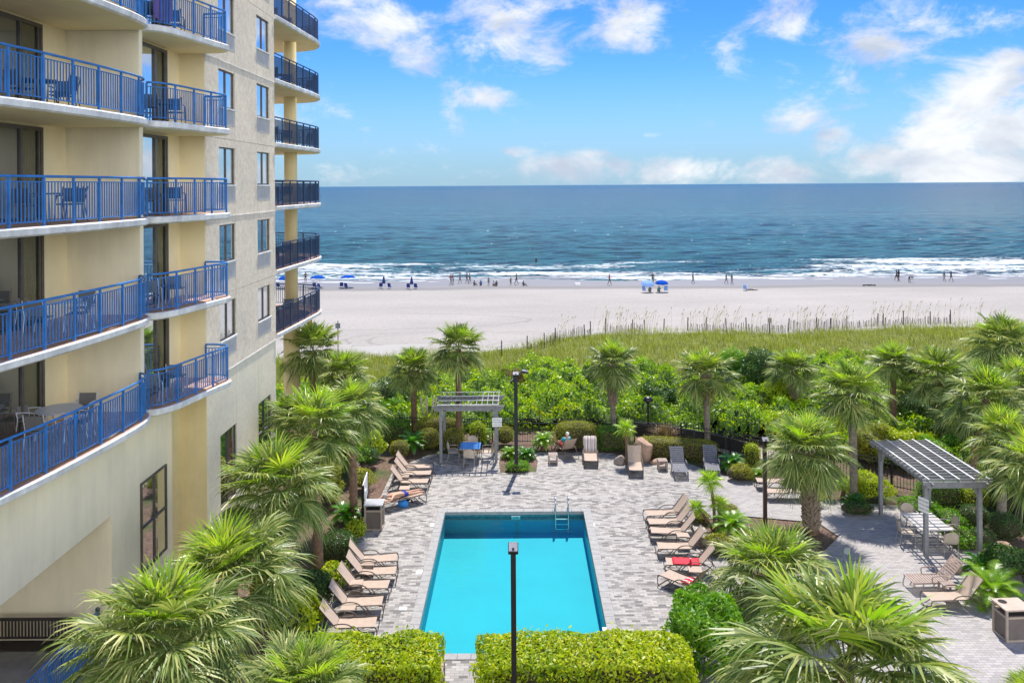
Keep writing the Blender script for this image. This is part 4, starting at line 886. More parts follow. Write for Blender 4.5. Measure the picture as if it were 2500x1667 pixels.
g = P(1582, 980, 42.6); t_ = thing('garden_lamp', 'black garden lamp with a domed cap behind the far hedge', 'lamp post', (g.x, 42.6, 0))
MB().tube([(0, 0, 0), (0, 0, g.z)], .05, 10).build('pole', BLACK, t_); MB().lathe([(.1, g.z - .1), (.12, g.z), (.25, g.z + .03), (.26, g.z + .08), (.2, g.z + .2), (.08, g.z + .26)], 20).build('lamp_head', BLACK, t_, smooth=True)
BINF = M('tan_bin_frame', (.36, .29, .23), .6); BINP = M('brown_bin_panel', (.145, .115, .10), .7, bs=80, bst=.2); BINT = M('grey_bin_lid', (.40, .40, .41), .5)
def bin_(label, loc, rz, w_, d_, h_, fm, pm, tm, hole=False):
    t_ = thing('waste_bin', label, 'waste bin', loc, rz); f = MB()
    for sx in (-1, 1):
        for sy in (-1, 1): f.box((sx * (w_ / 2 - .03), sy * (d_ / 2 - .03), h_ / 2), (.06, .06, h_))
    for z_ in (.04, h_ - .2): f.box((0, -d_ / 2 + .025, z_), (w_ - .12, .045, .06)); f.box((0, d_ / 2 - .025, z_), (w_ - .12, .045, .06)); f.box((-w_ / 2 + .025, 0, z_), (.045, d_ - .12, .06)); f.box((w_ / 2 - .025, 0, z_), (.045, d_ - .12, .06))
    f.build('bin_frame', fm, t_); MB().bb(-w_ / 2 + .04, w_ / 2 - .04, -d_ / 2 + .04, d_ / 2 - .04, .02, h_ - .19).build('panel', pm, t_)
    MB().box((0, 0, h_ - .1), (w_ * .6, d_ * .6, .17)).build('liner', BLACK, t_)
    l = MB().box((0, 0, h_ + .02), (w_ + .05, d_ + .05, .05)).build('lid', tm, t_, bevel=.01)
    if hole: MB().lathe([(.12, 0), (.12, .006)], 18, (-w_ * .25, d_ * .22, h_ + .045)).build('opening', BLACK, l)
g = G(911, 1296); bin_('grey and brown waste bin beside the sunbather on the left', (g.x, g.y + .32, 0), 0, .68, .62, .95, BINF, BINP, BINT)
g = G(2484, 1568); bin_('tan waste bin at the right edge of the deck', (g.x + .05, g.y + .33, 0), R(3), .78, .66, .9, BINF, BINP, M('tan_bin_lid', (.46, .36, .29), .6), True)
t_ = thing('pool_rules_board', 'white board on black posts seen edge on, left of the sunbather', 'sign', (-6.32, 33.2, 0), R(4))
MB().box((0, .35, .82), (.04, 1.5, .85)).build('sign_board', WHITE, t_); MB().box((0, -.45, .62), (.1, .1, 1.24)).build('post', BLACK, t_, bevel=.01); MB().box((0, 1.12, .62), (.07, .07, 1.24)).build('post', BLACK, t_)
r_ = MB(); 
r_.tube([(.08 , -.25 + .16 * math.cos(a), .85 + .22 * math.sin(a)) for a in [2 * math.pi * i / 20 for i in range(21)]], .035, 8); o = r_.build('life_ring', WHITE, None, smooth=True); o.location = (-6.27, 33.05, 0); tag(o, 'white life ring hanging at the near end of the board', 'life ring')
g = G(2061, 1373); t_ = thing('round_sign', 'small round grey disc on a short post beside the right bed', 'sign', (g.x, g.y, 0)); MB().tube([(0, 0, 0), (-.03, 0, .45)], .025, 8).build('post', M('grey_green_metal', (.17, .2, .19), .5), t_)
m = MB(); m.tube([(.09, -.02, .42), (.09, .03, .42)], .12, 20); m.build('disc', M('grey_green_disc', (.25, .3, .29), .35), t_)

# ---------------------------------------------------------------- fences
def iron_fence(name, label, pts, h, mat, step=.13, cat='fence', base=0, screen=None, pick=True, posts=2.4, group=None):
    t_ = thing(name, label, cat, (pts[0][0], pts[0][1], 0), 0, group); path = [Vector((a, b_, c if len(q) else 0)) for (a, b_, *q) in pts for c in [q[0] if q else 0]]
    m = MB()
    for a, b_ in zip(path, path[1:]):
        for z_ in ((h - .12, h - .28, .12) if pick else (h, .1)): m.beam(a + Vector((0, 0, z_)), b_ + Vector((0, 0, z_)), .03, .03)
    m.build('rail', mat, t_, True)
    if pick:
        m = MB()
        for p_ in resample(path, step): m.box((p_.x, p_.y, p_.z + h / 2 + .02), (.016, .016, h))
        m.build('picket', mat, t_, True)['kind'] = 'stuff'
    for p_ in resample(path, posts): MB().box((p_.x, p_.y, p_.z + (h + .06) / 2), (.06, .06, h + .06)).build('post', mat, t_, True)
    if screen: m = MB(); [m.beam(a + Vector((0, 0, h / 2)), b_ + Vector((0, 0, h / 2)), .02, h * .94) for a, b_ in zip(path, path[1:])]; m.build('screen', screen, t_, True)
    return t_
iron_fence('iron_fence', 'long black iron picket fence along the far side of the garden', [(-11, 42.8), (-6, 42.4), (0, 41.9), (5.9, 41.6), (9.8, 39.8), (13.4, 37.3), (16.2, 35.3), (19, 33.2), (19.9, 30), (20.6, 25)], 1.32, BLACK)
iron_fence('iron_fence', 'black iron picket fence in the foreground at the bottom of the picture', [(-4.6, 19.35), (6.5, 19.35)], 1.33, BLACK, .22)
pz = [P(1545, 1030, 43.5), P(1620, 1036, 42.6), P(1720, 1055, 41.3), P(1790, 1071, 40.3), P(1850, 1088, 39.4)]
SCR = M('dark_fence_mesh', (.035, .033, .03), .9, var=.2)
iron_fence('walkway_barrier', 'dark mesh barrier of the beach walkway behind the iron fence', [(p.x, p.y, p.z - 1.0) for p in pz], 1.0, M('weathered_walkway_rail', (.09, .09, .085), .7), pick=False, screen=SCR, posts=1.8)
MB_ = MB().add([(6.4, 42.6, .05), (12.8, 38.3, .05), (14.4, 39.2, .05), (7.2, 43.9, .05)], [(0, 1, 2, 3)]); o = MB_.build('path', M('pale_walkway', (.36, .29, .26), .8)); struct(o)
# ---------------------------------------------------------------- palms
def fan_crown(seed, leaves=40, segs=22, el0=85, el1=-50, pet=.75, blade=1.0, wd=.05, droop=.5, young=.2, fold=.9):
    """returns vertex/face arrays of a crown of costapalmate fans, radius about pet + blade"""
    g = np.random.RandomState(seed); V = []; Fc = []; k = 0
    for li in range(leaves):
        q = (li + .5) / leaves; el_ = math.radians(lerp(el0, el1, q ** .85)) + g.normal(0, .1); az_ = li * 2.39996 + g.normal(0, .25)
        d = np.array([math.cos(el_) * math.cos(az_), math.cos(el_) * math.sin(az_), math.sin(el_)]); s = np.cross(d, [0, 0, 1.0])
        s = s / (np.linalg.norm(s) + 1e-6); n = np.cross(s, d)
        lp = pet * (g.uniform(.75, 1.1)) * (1 if q > young else .65); ln = blade * g.uniform(.85, 1.12)
        o = d * lp + np.array([0, 0, -.12 * lp * max(0, math.cos(el_))])
        # petiole
        V += [-s * .009, s * .009, o + s * .007, o - s * .007]; Fc.append((k, k + 1, k + 2, k + 3)); k += 4
        rib = d * .94 + np.array([0, 0, -.22]) * (.3 + q); rib /= np.linalg.norm(rib)
        for si in range(segs):
            a = math.radians(lerp(-118, 118, (si + .5) / segs)) + g.normal(0, .02)
            base = o + rib * .28 * ln * max(0, math.cos(a)) ** 2 * .6
            dr = math.cos(a) * rib + math.sin(a) * s + n * (.22 * abs(math.sin(a)) * fold - .05); dr /= np.linalg.norm(dr)
            l = ln * (.62 + .38 * math.cos(a * .62)) * g.uniform(.86, 1.06)
            c = np.cross(dr, n); c /= (np.linalg.norm(c) + 1e-6); c = c * math.cos(.5) + n * math.sin(.5) * (1 if si % 2 else -1)
            dp = droop * g.uniform(.5, 1.4) * (.7 + .3 * q)
            pts = []
            for tt, ww in ((0, .2), (.42, 1.0), (.76, .5), (1, 0)):
                p = base + dr * l * tt; p = p + np.array([0, 0, -dp * l * tt ** 3.0]); pts.append((p, ww * wd / 2))
            for p, ww in pts[:3]: V += [p - c * ww, p + c * ww]
            V.append(pts[3][0]); Fc += [(k, k + 1, k + 3, k + 2), (k + 2, k + 3, k + 5, k + 4), (k + 4, k + 5, k + 6)]; k += 7
    return V, Fc
def mesh_of(name, V, Fc, mat):
    me = bpy.data.meshes.new(name); me.from_pydata([tuple(v) for v in V], [], Fc); me.materials.append(mat); me.update(); return me
CROWN = [mesh_of('crown', *fan_crown(s, 44, 30, wd=.062, droop=.38, el1=-34, pet=.88, blade=.86), PALM) for s in (1, 2, 3)]
CROWNHD = [mesh_of('crown', *fan_crown(s, 64, 36, wd=.046, droop=.48, el1=-38, pet=.95, blade=.82), PALM) for s in (11, 12, 13)]
YOUNG = [mesh_of('young_fronds', *fan_crown(s, 7, 30, 84, 40, .8, .95, .05, .2, 0), PALMY) for s in (21, 22)]
DEAD = [mesh_of('dead_frond', *fan_crown(s, 12, 14, -45, -80, .55, .75, .05, .4, 0), DEADF) for s in (31, 32)]
CROWNS = mesh_of('crown', *fan_crown(41, 22, 20, 80, -25, .35, .6, .045, .25), PALMY)
def booted(mb, h, r, z0, lean, dens=1.0):
    k = 0; z = z0
    while z < h:
        n = 7
        for j in range(n):
            a = 2 * math.pi * (j + .5 * (k % 2)) / n + rnd.uniform(-.12, .12); q = z / max(h, .1); rr = r
            c = Vector((rr * math.cos(a) + lean[0] * (z / h) ** 1.5, rr * math.sin(a) + lean[1] * (z / h) ** 1.5, z))
            o = Vector((math.cos(a), math.sin(a), 0)); s = Vector((-math.sin(a), math.cos(a), 0)); L2 = rnd.uniform(.13, .2)
            t = c + o * L2 * .8 + Vector((0, 0, L2 * 1.1)); t1 = t + s * .035; t2 = t - s * .035
            mb.add([c - s * .09 - Vector((0, 0, .05)), c + s * .09 - Vector((0, 0, .05)), t1, t2, c - o * .03 + Vector((0, 0, .1)) + s * .06, c - o * .03 + Vector((0, 0, .1)) - s * .06, t1 - o * .035 + Vector((0, 0, .02)), t2 - o * .035 + Vector((0, 0, .02))], [(0, 1, 2, 3), (2, 1, 4, 6), (0, 3, 7, 5), (3, 2, 6, 7)])
        k += 1; z += .085 / dens
def palm(label, ctr, base, rad, hd=False, young=True, dead=False, boots=0, bark=BARK, tr=.16, bright=False, group='cabbage palms in the gardens'):
    """ctr: world point of the crown centre, base: world xy of the trunk's foot, rad: crown radius"""
    z0 = base[2] if len(base) > 2 else 0; t_ = thing('palm_tree', label, 'palm tree', (base[0], base[1], z0), 0, group)
    top = Vector((ctr[0] - base[0], ctr[1] - base[1], ctr[2] - z0 - rad * .12)); pts = []
    for i in range(9):
        q = i / 8; pts.append((top.x * q ** 1.5, top.y * q ** 1.5, top.z * q))
    rs = [tr * (1.25 if i == 0 else (1.0 - .012 * i)) for i in range(9)]
    mm = MB(); mm.tube(pts, rs, 14); ob = mm.build('trunk', bark, t_, smooth=True)
    if boots:
        m2 = MB(); booted(m2, top.z, tr * 1.05, top.z * (1 - boots), (top.x, top.y)); m2.build('leaf_boots', BOOT, ob)
    s = rad / 1.72; rz = rnd.uniform(0, 6.28)
    def add(nm, me, sc_=1.0, dz=0):
        o = bpy.data.objects.new(nm, me); col.objects.link(o); o.parent = t_; o.location = (top.x, top.y, top.z + dz); o.rotation_euler = (rnd.uniform(-.2, .2), rnd.uniform(-.2, .2), rz + rnd.uniform(0, 6)); o.scale = (s * sc_ * rnd.uniform(.93, 1.07), s * sc_ * rnd.uniform(.93, 1.07), s * sc_ * rnd.uniform(.9, 1.08)); return o
    add('crown', (CROWNHD if hd else CROWN)[rnd.randrange(3)])
    if young: add('young_fronds', YOUNG[rnd.randrange(2)], .92, .05)
    if dead or rnd.random() < .45: add('dead_fronds', DEAD[rnd.randrange(2)], .9, -.1)
    return t_
def PC(px, py, Y, rpx): p = P(px, py, Y); return p, rpx * Y / F
PL = [ # px,py of crown centre, depth, radius px, base offset(x,y), kwargs, label
 (393, 1535, 15.9, 250, (.1, .3), dict(hd=1, dead=1), 'large fan palm crown at the lower left in front of the covered terrace'),
 (745, 1680, 15.2, 175, (.0, .2), dict(hd=1), 'fan palm at the bottom left overlapping the left hedge'),
 (560, 1385, 19.6, 200, (.2, .3), dict(hd=1), 'fan palm beside the tall window in the yellow wall'),
 (672, 1180, 23.6, 165, (.35, .3), dict(hd=1, dead=1, bark=BARKG), 'fan palm with drooping crown and pale trunk left of the lower loungers'),
 (765, 1035, 27.2, 135, (.1, .2), dict(dead=1), 'fan palm with bright upright new leaves in front of the yellow column'),
 (855, 985, 32.2, 100, (.1, .1), dict(), 'fan palm between the yellow column and the far pergola'),
 (840, 905, 38.5, 80, (0, 0), dict(), 'fan palm right behind the crown by the column'),
 (765, 845, 41, 95, (0, 0), dict(dead=1), 'tall palm right of the yellow column with crown against the sand'),
 (700, 1000, 33, 60, (0, 0), dict(dead=0), 'small bright palm directly at the foot of the yellow column'),
 (1010, 893, 43.3, 74, (-.0, 0), dict(dead=1, boots=.3), 'palm with a slim leaning trunk left of the far pergola'),
 (1119, 842, 41.7, 84, (.0, 0), dict(dead=1), 'tallest palm rising behind the far pergola, brown smooth trunk'),
 (1494, 880, 43, 78, (.05, 0), dict(boots=.55, bark=BARKG, tr=.15), 'palm with shaggy booted trunk near the middle of the picture'),
 (1722, 905, 41, 86, (.08, 0), dict(boots=.22, bark=BARKG), 'straight palm right of the domed garden lamp'),
 (1935, 893, 46, 72, (.1, 0), dict(boots=.6, tr=.17), 'palm with dark shaggy trunk standing in the scrub right of centre'),
 (2078, 950, 34, 108, (.1, 0), dict(dead=1, bark=BARKG, tr=.17), 'broad palm behind and left of the right pergola'),
 (2180, 880, 42, 70, (0, 0), dict(), 'palm in the scrub between the broad palm and the right edge'),
 (2290, 905, 40.5, 95, (0, 0), dict(), 'palm rising behind the right pergola'),
 (2445, 825, 44, 100, (0, 0), dict(), 'farthest palm at the upper right in front of the beach'),
 (2410, 960, 35.2, 112, (-.85, -.2), dict(tr=.18), 'tall palm at the right with reddish trunk behind the pergola'),
 (2450, 1060, 30.8, 105, (-.1, 0), dict(dead=1, bark=BARKG, tr=.17), 'palm among the clipped shrubs at the right edge'),
 (2530, 1130, 27, 125, (.2, 0), dict(hd=1), 'bright palm crown cut off by the right edge of the picture'),
 (1968, 1090, 31, 122, (.15, -.1), dict(hd=1, boots=.92, tr=.23), 'stout palm with criss-cross booted trunk in the island bed'),
 (1890, 1385, 24.6, 160, (.1, .2), dict(hd=1, tr=.2), 'low spreading palm in front of the booted palm'),
 (2065, 1590, 15.4, 325, (.1, .4), dict(hd=1, dead=1), 'huge fan palm crown at the lower right foreground'),
 (2520, 1700, 17.5, 90, (.1, .1), dict(), 'palm crown tip at the bottom right corner'),
 (2350, 1010, 38.5, 88, (0, 0), dict(dead=1), 'palm crown just over the far corner of the right pergola'),
 (2490, 930, 41, 92, (0, 0), dict(), 'palm cut by the right edge below the farthest right palm'),
 (2215, 960, 44.5, 62, (0, 0), dict(boots=.5), 'small palm in the thicket above the right pergola roof'),
 (900, 812, 47, 40, (0, 0), dict(), 'small palm at the dune edge left')]
for (px, py, Y, rp, off, kw, lb) in PL[:-1]:
    c, r_ = PC(px, py, Y, rp); bx, by = c.x + off[0], c.y + off[1]; z0 = tz(bx, by) if by > 44 else 0
    palm(lb, c, (bx, by, z0), r_, **kw)
# small multi-stem palm
def small_palm(label, stems, mesh=CROWNS):
    b0 = stems[0][0]; t_ = thing('small_palm', label, 'palm tree', (b0[0], b0[1], 0), 0)
    for (b_, tp, r_) in stems:
        a = Vector((b_[0] - b0[0], b_[1] - b0[1], 0)); e = Vector((tp[0] - b0[0], tp[1] - b0[1], tp[2]))
        MB().tube(crom([a, a.lerp(e, .5) + Vector((.05, 0, 0)), e], 5), .06 if len(stems) > 1 else .09, 10).build('trunk', BARK, t_, smooth=True)
        o = bpy.data.objects.new('crown', mesh); col.objects.link(o); o.parent = t_; o.location = e; o.scale = (r_ / .95,) * 3; o.rotation_euler = (0, 0, rnd.uniform(0, 6))
g = G(1745, 1290); sp = [((g.x, g.y), P(1733, 1172, g.y), .62), ((g.x + .12, g.y + .05), P(1755, 1228, g.y), .5), ((g.x - .1, g.y - .15), P(1700, 1238, g.y - .1), .45)]
small_palm('slender three stemmed little palm at the head of the island bed', sp)
g = G(1530, 1133); small_palm('young palm with a bare trunk left of the upright boulder', [((g.x, g.y), P(1527, 1045, g.y), .62)])
g = G(2024, 1215); small_palm('small yucca palm left of the right pergola', [((g.x, g.y), P(2020, 1178, g.y), .5)])
g = G(2056, 1215); small_palm('second small yucca palm, closer to the right pergola', [((g.x, g.y), P(2058, 1183, g.y), .45)])

# cycads
def cycad(label, px, py, size, trunk=.35, mat=CYCAD, n=26, name='cycad'):
    g = G(px, py); t_ = thing(name, label, 'cycad', (g.x, g.y, 0), 0, 'sago cycads around the deck'); m = MB()
    for i in range(n):
        a = i * 2.4; e0 = math.radians(lerp(75, 5, i / n)); L_ = size * rnd.uniform(.85, 1.1); pts = []
        d = Vector((math.cos(a), math.sin(a), 0)); s = Vector((-math.sin(a), math.cos(a), 0)); p = Vector((0, 0, trunk)); st = 14
        for k in range(st + 1):
            e_ = e0 - 1.5 * (k / st) ** 1.2; pts.append(p.copy()); p += (d * math.cos(e_) + Vector((0, 0, 1)) * math.sin(e_)) * L_ / st
        for k in range(st): m.add([pts[k] - s * .008, pts[k] + s * .008, pts[k + 1] + s * .008, pts[k + 1] - s * .008], [(0, 1, 2, 3)])
        for k in range(2, st):
            q = k / st; ll = size * .22 * math.sin(math.pi * min(1, q * .9 + .12)) + .02; tn = (pts[k + 1] - pts[k]).normalized()
            for h_ in (0, .5):
                b_ = pts[k].lerp(pts[k + 1], h_)
                for sg in (-1, 1):
                    e = b_ + (s * sg * .92 + tn * .4 + Vector((0, 0, .12))) * ll; w_ = tn * .022
                    m.add([b_ - w_, b_ + w_, e], [(0, 1, 2)])
    m.build('fronds', mat, t_)
    m = MB(); m.lathe([(.13, 0), (.15, trunk * .5), (.12, trunk + .04)], 12); m.build('trunk', BARK, t_)
cycad('sago cycad with bright arching fronds left of the yellow mound hedge', 1326, 1098, .72, .42, CYCADY)
cycad('dark sago cycad beside the upper left loungers', 1008, 1105, .95, .45)
cycad('bright sago cycad behind the glass top table', 1180, 1080, .75, .3, CYCADY)
cycad('dark green sago cycad in front of the iron fence, right of the grey loungers', 1787, 1150, .8, .35)
cycad('large bright sago cycad beside the loungers at the right edge', 2425, 1470, 1.25, .3, CYCADY, 34)
cycad('bright feathery cycad in the island bed left of the brown lamp post', 1785, 1318, .95, .5, CYCADY)
cycad('small yellow green cycad below the brown lamp post', 1850, 1170, .5, .2, CYCADY)
cycad('sago cycad below the dark shaggy palm, left of the right pergola', 2085, 1240, .6, .2)
cycad('spiky cycad against the right pergola post at the bed edge', 2395, 1400, .8, .15)
cycad('spiky agave-like cycad left of the near lamp base', 1245, 1115, .6, .15, CYCADY)
cycad('spiky agave-like cycad right of the near lamp base', 1285, 1118, .55, .15)
cycad('dark cycad behind the grey and brown waste bin', 845, 1275, .8, .3)

# ---------------------------------------------------------------- shrubs
def leaf_quads(P_, Nn, size, g, flop=.7):
    n = len(P_); Nn = Nn + g.normal(0, flop, (n, 3)); Nn /= np.linalg.norm(Nn, axis=1)[:, None]
    T = np.cross(Nn, g.normal(0, 1, (n, 3))); T /= np.linalg.norm(T, axis=1)[:, None] + 1e-9; B = np.cross(Nn, T)
    l = (size * g.uniform(.45, 1.5, n))[:, None]; w_ = l * .42
    V = np.stack([P_ - T * l * .5, P_ + B * w_ * .5 + Nn * l * .08, P_ + T * l * .5, P_ - B * w_ * .5 + Nn * l * .08], 1).reshape(-1, 3)
    return V, np.arange(n * 4)
def shrub(label, x, y, hx, hy, h, mat, dens=700, leaf=.075, p=2.6, z0=0, name='shrub', rz=0, rough=.07, cat='shrub', group=None, flop=.7, core=.86, lobes=0):
    g = np.random.RandomState(rnd.randrange(99999)); t_ = thing(name, label, cat, (x, y, z0), rz, group)
    area = 2 * (hx + hy) * h * 1.0 + 4 * hx * hy; n = int(area * dens * 1.6)
    # sample on box faces, then pull to a superellipsoid
    U = g.uniform(-1, 1, (n, 3)); ax = g.choice(3, n, p=np.array([hy * h, hx * h, 2 * hx * hy * .9]) / (hy * h + hx * h + 1.8 * hx * hy)); U[np.arange(n), ax] = np.sign(g.uniform(-1, 1, n)); U[ax == 2, 2] = 1
    D = U / (np.sum(np.abs(U) ** p, 1) ** (1 / p))[:, None]
    nrm = np.sign(D) * np.abs(D) ** (p - 1); nrm /= np.linalg.norm(nrm, axis=1)[:, None]
    W = D * np.array([hx, hy, h / 2]); lump = rough * (np.sin(W[:, 0] * 5.3 + 1) * np.cos(W[:, 1] * 4.7) + np.sin(W[:, 2] * 6.1 + W[:, 0] * 3)) 
    LB = [(lambda q: q / np.linalg.norm(q))(g.normal(0, 1, 3) * [1, 1, .8] + [0, 0, .5]) for _ in range(9)]; dn_ = D / np.linalg.norm(D, axis=1)[:, None]
    W = W * (1 - lobes * .6 + lobes * np.max([np.exp((dn_ @ q - 1) * 9) for q in LB], 0))[:, None]
    W = W * (1 + lump[:, None] / max(hx, hy, h) * .8) ; W = W - nrm * (g.uniform(0, 1, (n, 1)) ** 2) * min(.22, .35 * min(hx, hy, h))
    sp_ = g.uniform(0, 1, n) < .06; W[sp_] += nrm[sp_] * g.uniform(0, .16, (sp_.sum(), 1))
    W[:, 2] += h / 2; W[:, 2] = np.maximum(W[:, 2], .02)
    V, fl = leaf_quads(W, nrm, leaf, g, flop); np_mesh('foliage', V, fl, 4, mat, t_)
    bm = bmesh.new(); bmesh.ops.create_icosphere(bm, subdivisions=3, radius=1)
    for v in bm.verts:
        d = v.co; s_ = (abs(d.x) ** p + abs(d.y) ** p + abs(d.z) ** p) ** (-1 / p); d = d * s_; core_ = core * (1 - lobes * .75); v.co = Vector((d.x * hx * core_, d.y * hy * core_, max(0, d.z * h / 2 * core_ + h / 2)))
    me = bpy.data.meshes.new('shade_core'); bm.to_mesh(me); bm.free(); me.materials.append(SHADECORE); o = bpy.data.objects.new('shade_core', me); col.objects.link(o); o.parent = t_  # dark solid core, painted shade seen through gaps in the foliage
    return t_
def sh(label, px, py, w_, d_, h, mat, **k): g = G(px, py); return shrub(label, g.x, g.y + d_ / 2, w_ / 2, d_ / 2, h, mat, **k)
# the two foreground hedges
shrub('clipped bright yellow green hedge at the bottom, left of the path', -3.75, 20.6, 1.68, .82, 1.58, SHRY, 750, .11, 16, name='hedge', cat='hedge', rough=.1)
shrub('long clipped bright yellow green hedge at the bottom, right of the path', 1.62, 20.6, 2.68, .82, 1.58, SHRY, 750, .11, 16, name='hedge', cat='hedge', rough=.1)
sh('big leafy green shrub between the right hedge and the huge foreground palm', 1760, 1700, 2.2, 2.6, 1.9, SHRB, leaf=.13, dens=420, p=2, rough=.3, core=.7, lobes=.25)
sh('low leafy shrub just left of the brown sandals, below the near lounger', 1705, 1520, 1.2, 1.0, .8, SHRB, leaf=.1, dens=500, p=2.2, rough=.2, lobes=.35)
sh('large leaved light green shrub between the lower left palms', 690, 1600, 1.8, 1.6, 1.5, SHRY, leaf=.2, dens=160, p=2, rough=.25, lobes=.5)
sh('olive shrub behind the bottom left palm crown', 640, 1530, 1.6, 1.6, 1.4, SHRO, leaf=.13, dens=300, p=2, rough=.2, lobes=.4)
sh('dark rounded shrub left of the near loungers', 752, 1520, 1.1, 1.3, 1.2, SHRD, p=3)
sh('yellow leaved low shrub behind the lower left loungers', 795, 1452, 1.1, 1.1, .6, SHRY, leaf=.12, dens=300, p=2, rough=.2, lobes=.4)
sh('dark green fluffy shrub under the drooping palm', 815, 1395, 1.3, 1.3, 1.1, SHRD, leaf=.06, p=2.2, dens=900)
sh('round lime green shrub in front of the waste bin', 862, 1322, .75, .7, .6, SHRY, leaf=.11, dens=500, p=2)
sh('bright yellow green shrub left of the upper loungers', 905, 1128, 1.3, 1.2, 1.3, SHRY, leaf=.11, dens=450, p=2, rough=.2, lobes=.4)
sh('dark shrub below the bright yellow green shrub', 893, 1150, 1.1, 1.0, .9, SHRD, leaf=.09, dens=500, p=2, rough=.2, lobes=.4)
sh('feathery light green shrub behind the white board', 875, 1210, 1.2, 1.3, .8, SHRO, leaf=.09, dens=400, p=2, rough=.2, lobes=.4)
sh('squared dark green hedge against the far iron fence on the left', 962, 1088, 1.5, 1.2, 1.15, SHRB, p=4, dens=900, leaf=.06)
sh('round golden shrub behind the upper left loungers', 972, 1125, 1.0, .9, .85, SHRO, dens=1200, leaf=.04, p=2.2, rough=.02)
sh('rounded clipped shrub left of the far pergola', 1042, 1105, 1.2, 1.1, 1.05, SHRO, dens=1200, leaf=.045, p=2.3, rough=.02)
sh('rounded clipped shrub inside the far pergola view', 1106, 1108, 1.1, 1.0, 1.1, SHRO, dens=1200, leaf=.045, p=2.3, rough=.02)
sh('long clipped mound hedge behind the far pergola', 1070, 1090, 2.6, .9, 1.35, SHRO, dens=1000, leaf=.045, p=3, rough=.03)
sh('loose light green shrub right of the palm behind the pergola', 1165, 1090, 1.0, .9, 1.1, SHRY, leaf=.07, p=2, rough=.15)
sh('feathery yellowish shrub right of the far pergola', 1232, 1092, 1.0, .9, .9, SHRO, leaf=.06, p=2, rough=.15)
sh('large golden clipped mound hedge behind the striped lounger', 1412, 1104, 2.5, 1.2, 1.35, SHRO, dens=1100, leaf=.05, p=2.6, rough=.03, name='hedge', cat='hedge')
sh('dark squared hedge behind the young palm', 1500, 1106, 1.7, 1.0, 1.15, SHRB, dens=1000, leaf=.05, p=4.5, rough=.03, name='hedge', cat='hedge')
g = G(1655, 1122); shrub('long clipped hedge running right from the upright boulder', g.x, g.y + .3, 1.95, .5, .9, SHRO, 1000, .05, 5, rz=R(-14), name='hedge', cat='hedge', rough=.04)
sh('low green plants around the foot of the far black lamp post', 1262, 1157, 1.25, 1.0, .38, SHRB, leaf=.09, p=2.2, dens=500)
sh('yellow green shrub below the dark cycad by the fence', 1812, 1180, 1.3, .9, .6, SHRO, leaf=.08, p=2, rough=.15)
sh('upright golden shrub left of the brown lamp post', 1842, 1150, .7, .7, 1.15, SHRY, leaf=.07, p=2.6)
sh('yellow green ground shrub in the middle of the island bed', 1762, 1365, 1.3, 1.2, .5, SHRO, leaf=.08, p=2, rough=.15)
sh('small olive shrub at the far end of the island bed', 1712, 1283, .8, .7, .35, SHRO, leaf=.07, p=2)
sh('round clipped shrub with moss colour beside the bright cycad', 1785, 1285, .9, .8, .7, SHRO, dens=1200, leaf=.04, p=2.2, rough=.02)
sh('big golden green shrub behind the booted palm trunk', 2140, 1235, 1.9, 1.6, 1.05, SHRY, leaf=.08, p=2.2, rough=.2, lobes=.35)
sh('small golden shrub left of the yucca palms', 1990, 1240, .9, .8, .6, SHRY, leaf=.08, p=2, rough=.2, lobes=.4)
sh('dark low shrub between the yucca palms and the pergola', 2100, 1262, 1.4, .7, .45, SHRD, leaf=.06, p=2.2)
sh('clipped green hedge behind the slatted table', 2315, 1245, 2.2, .9, 1.0, SHRB, dens=900, leaf=.055, p=3.5, name='hedge', cat='hedge')
for i, (px, py, w_, d_) in enumerate(((2262, 1262, 1.6, 1.3), (2335, 1300, 1.5, 1.5), (2378, 1350, 1.1, 1.6))):
    sh(['bright low ground cover along the far corner behind the slatted table', 'bright low ground cover right of the slatted table', 'bright low ground cover by the near right pergola post'][i], px, py, w_, d_, .42, SHRB, leaf=.08, p=3, group='ground cover beds')
for px, py, w_, h_, lb in ((2395, 1255, 1.2, .95, 'golden clipped mound right of the pergola'), (2400, 1300, 1.1, .8, 'dark round clipped shrub below the golden mound'), (2478, 1330, 1.2, .9, 'dark round clipped shrub at the right edge behind the rock'), (2470, 1265, 1.2, .9, 'dark round clipped shrub right of the reddish palm trunk'), (2415, 1345, .9, .6, 'small clipped shrub just left of the rock')):
    sh(lb, px, py, w_, w_, h_, SHRY if 'golden clipped' in lb else SHRD, dens=1100, leaf=.045, p=2.3, rough=.03)
sh('green shrub right of the large cycad at the right edge', 2500, 1440, 1.6, 1.6, 1.0, SHRD, leaf=.09, p=2.2, rough=.2, lobes=.35)
sh('dense scrub under the palms at the upper right', 2480, 1180, 3.0, 2.0, 1.4, SHRB, leaf=.09, p=2.2, rough=.2, lobes=.35)
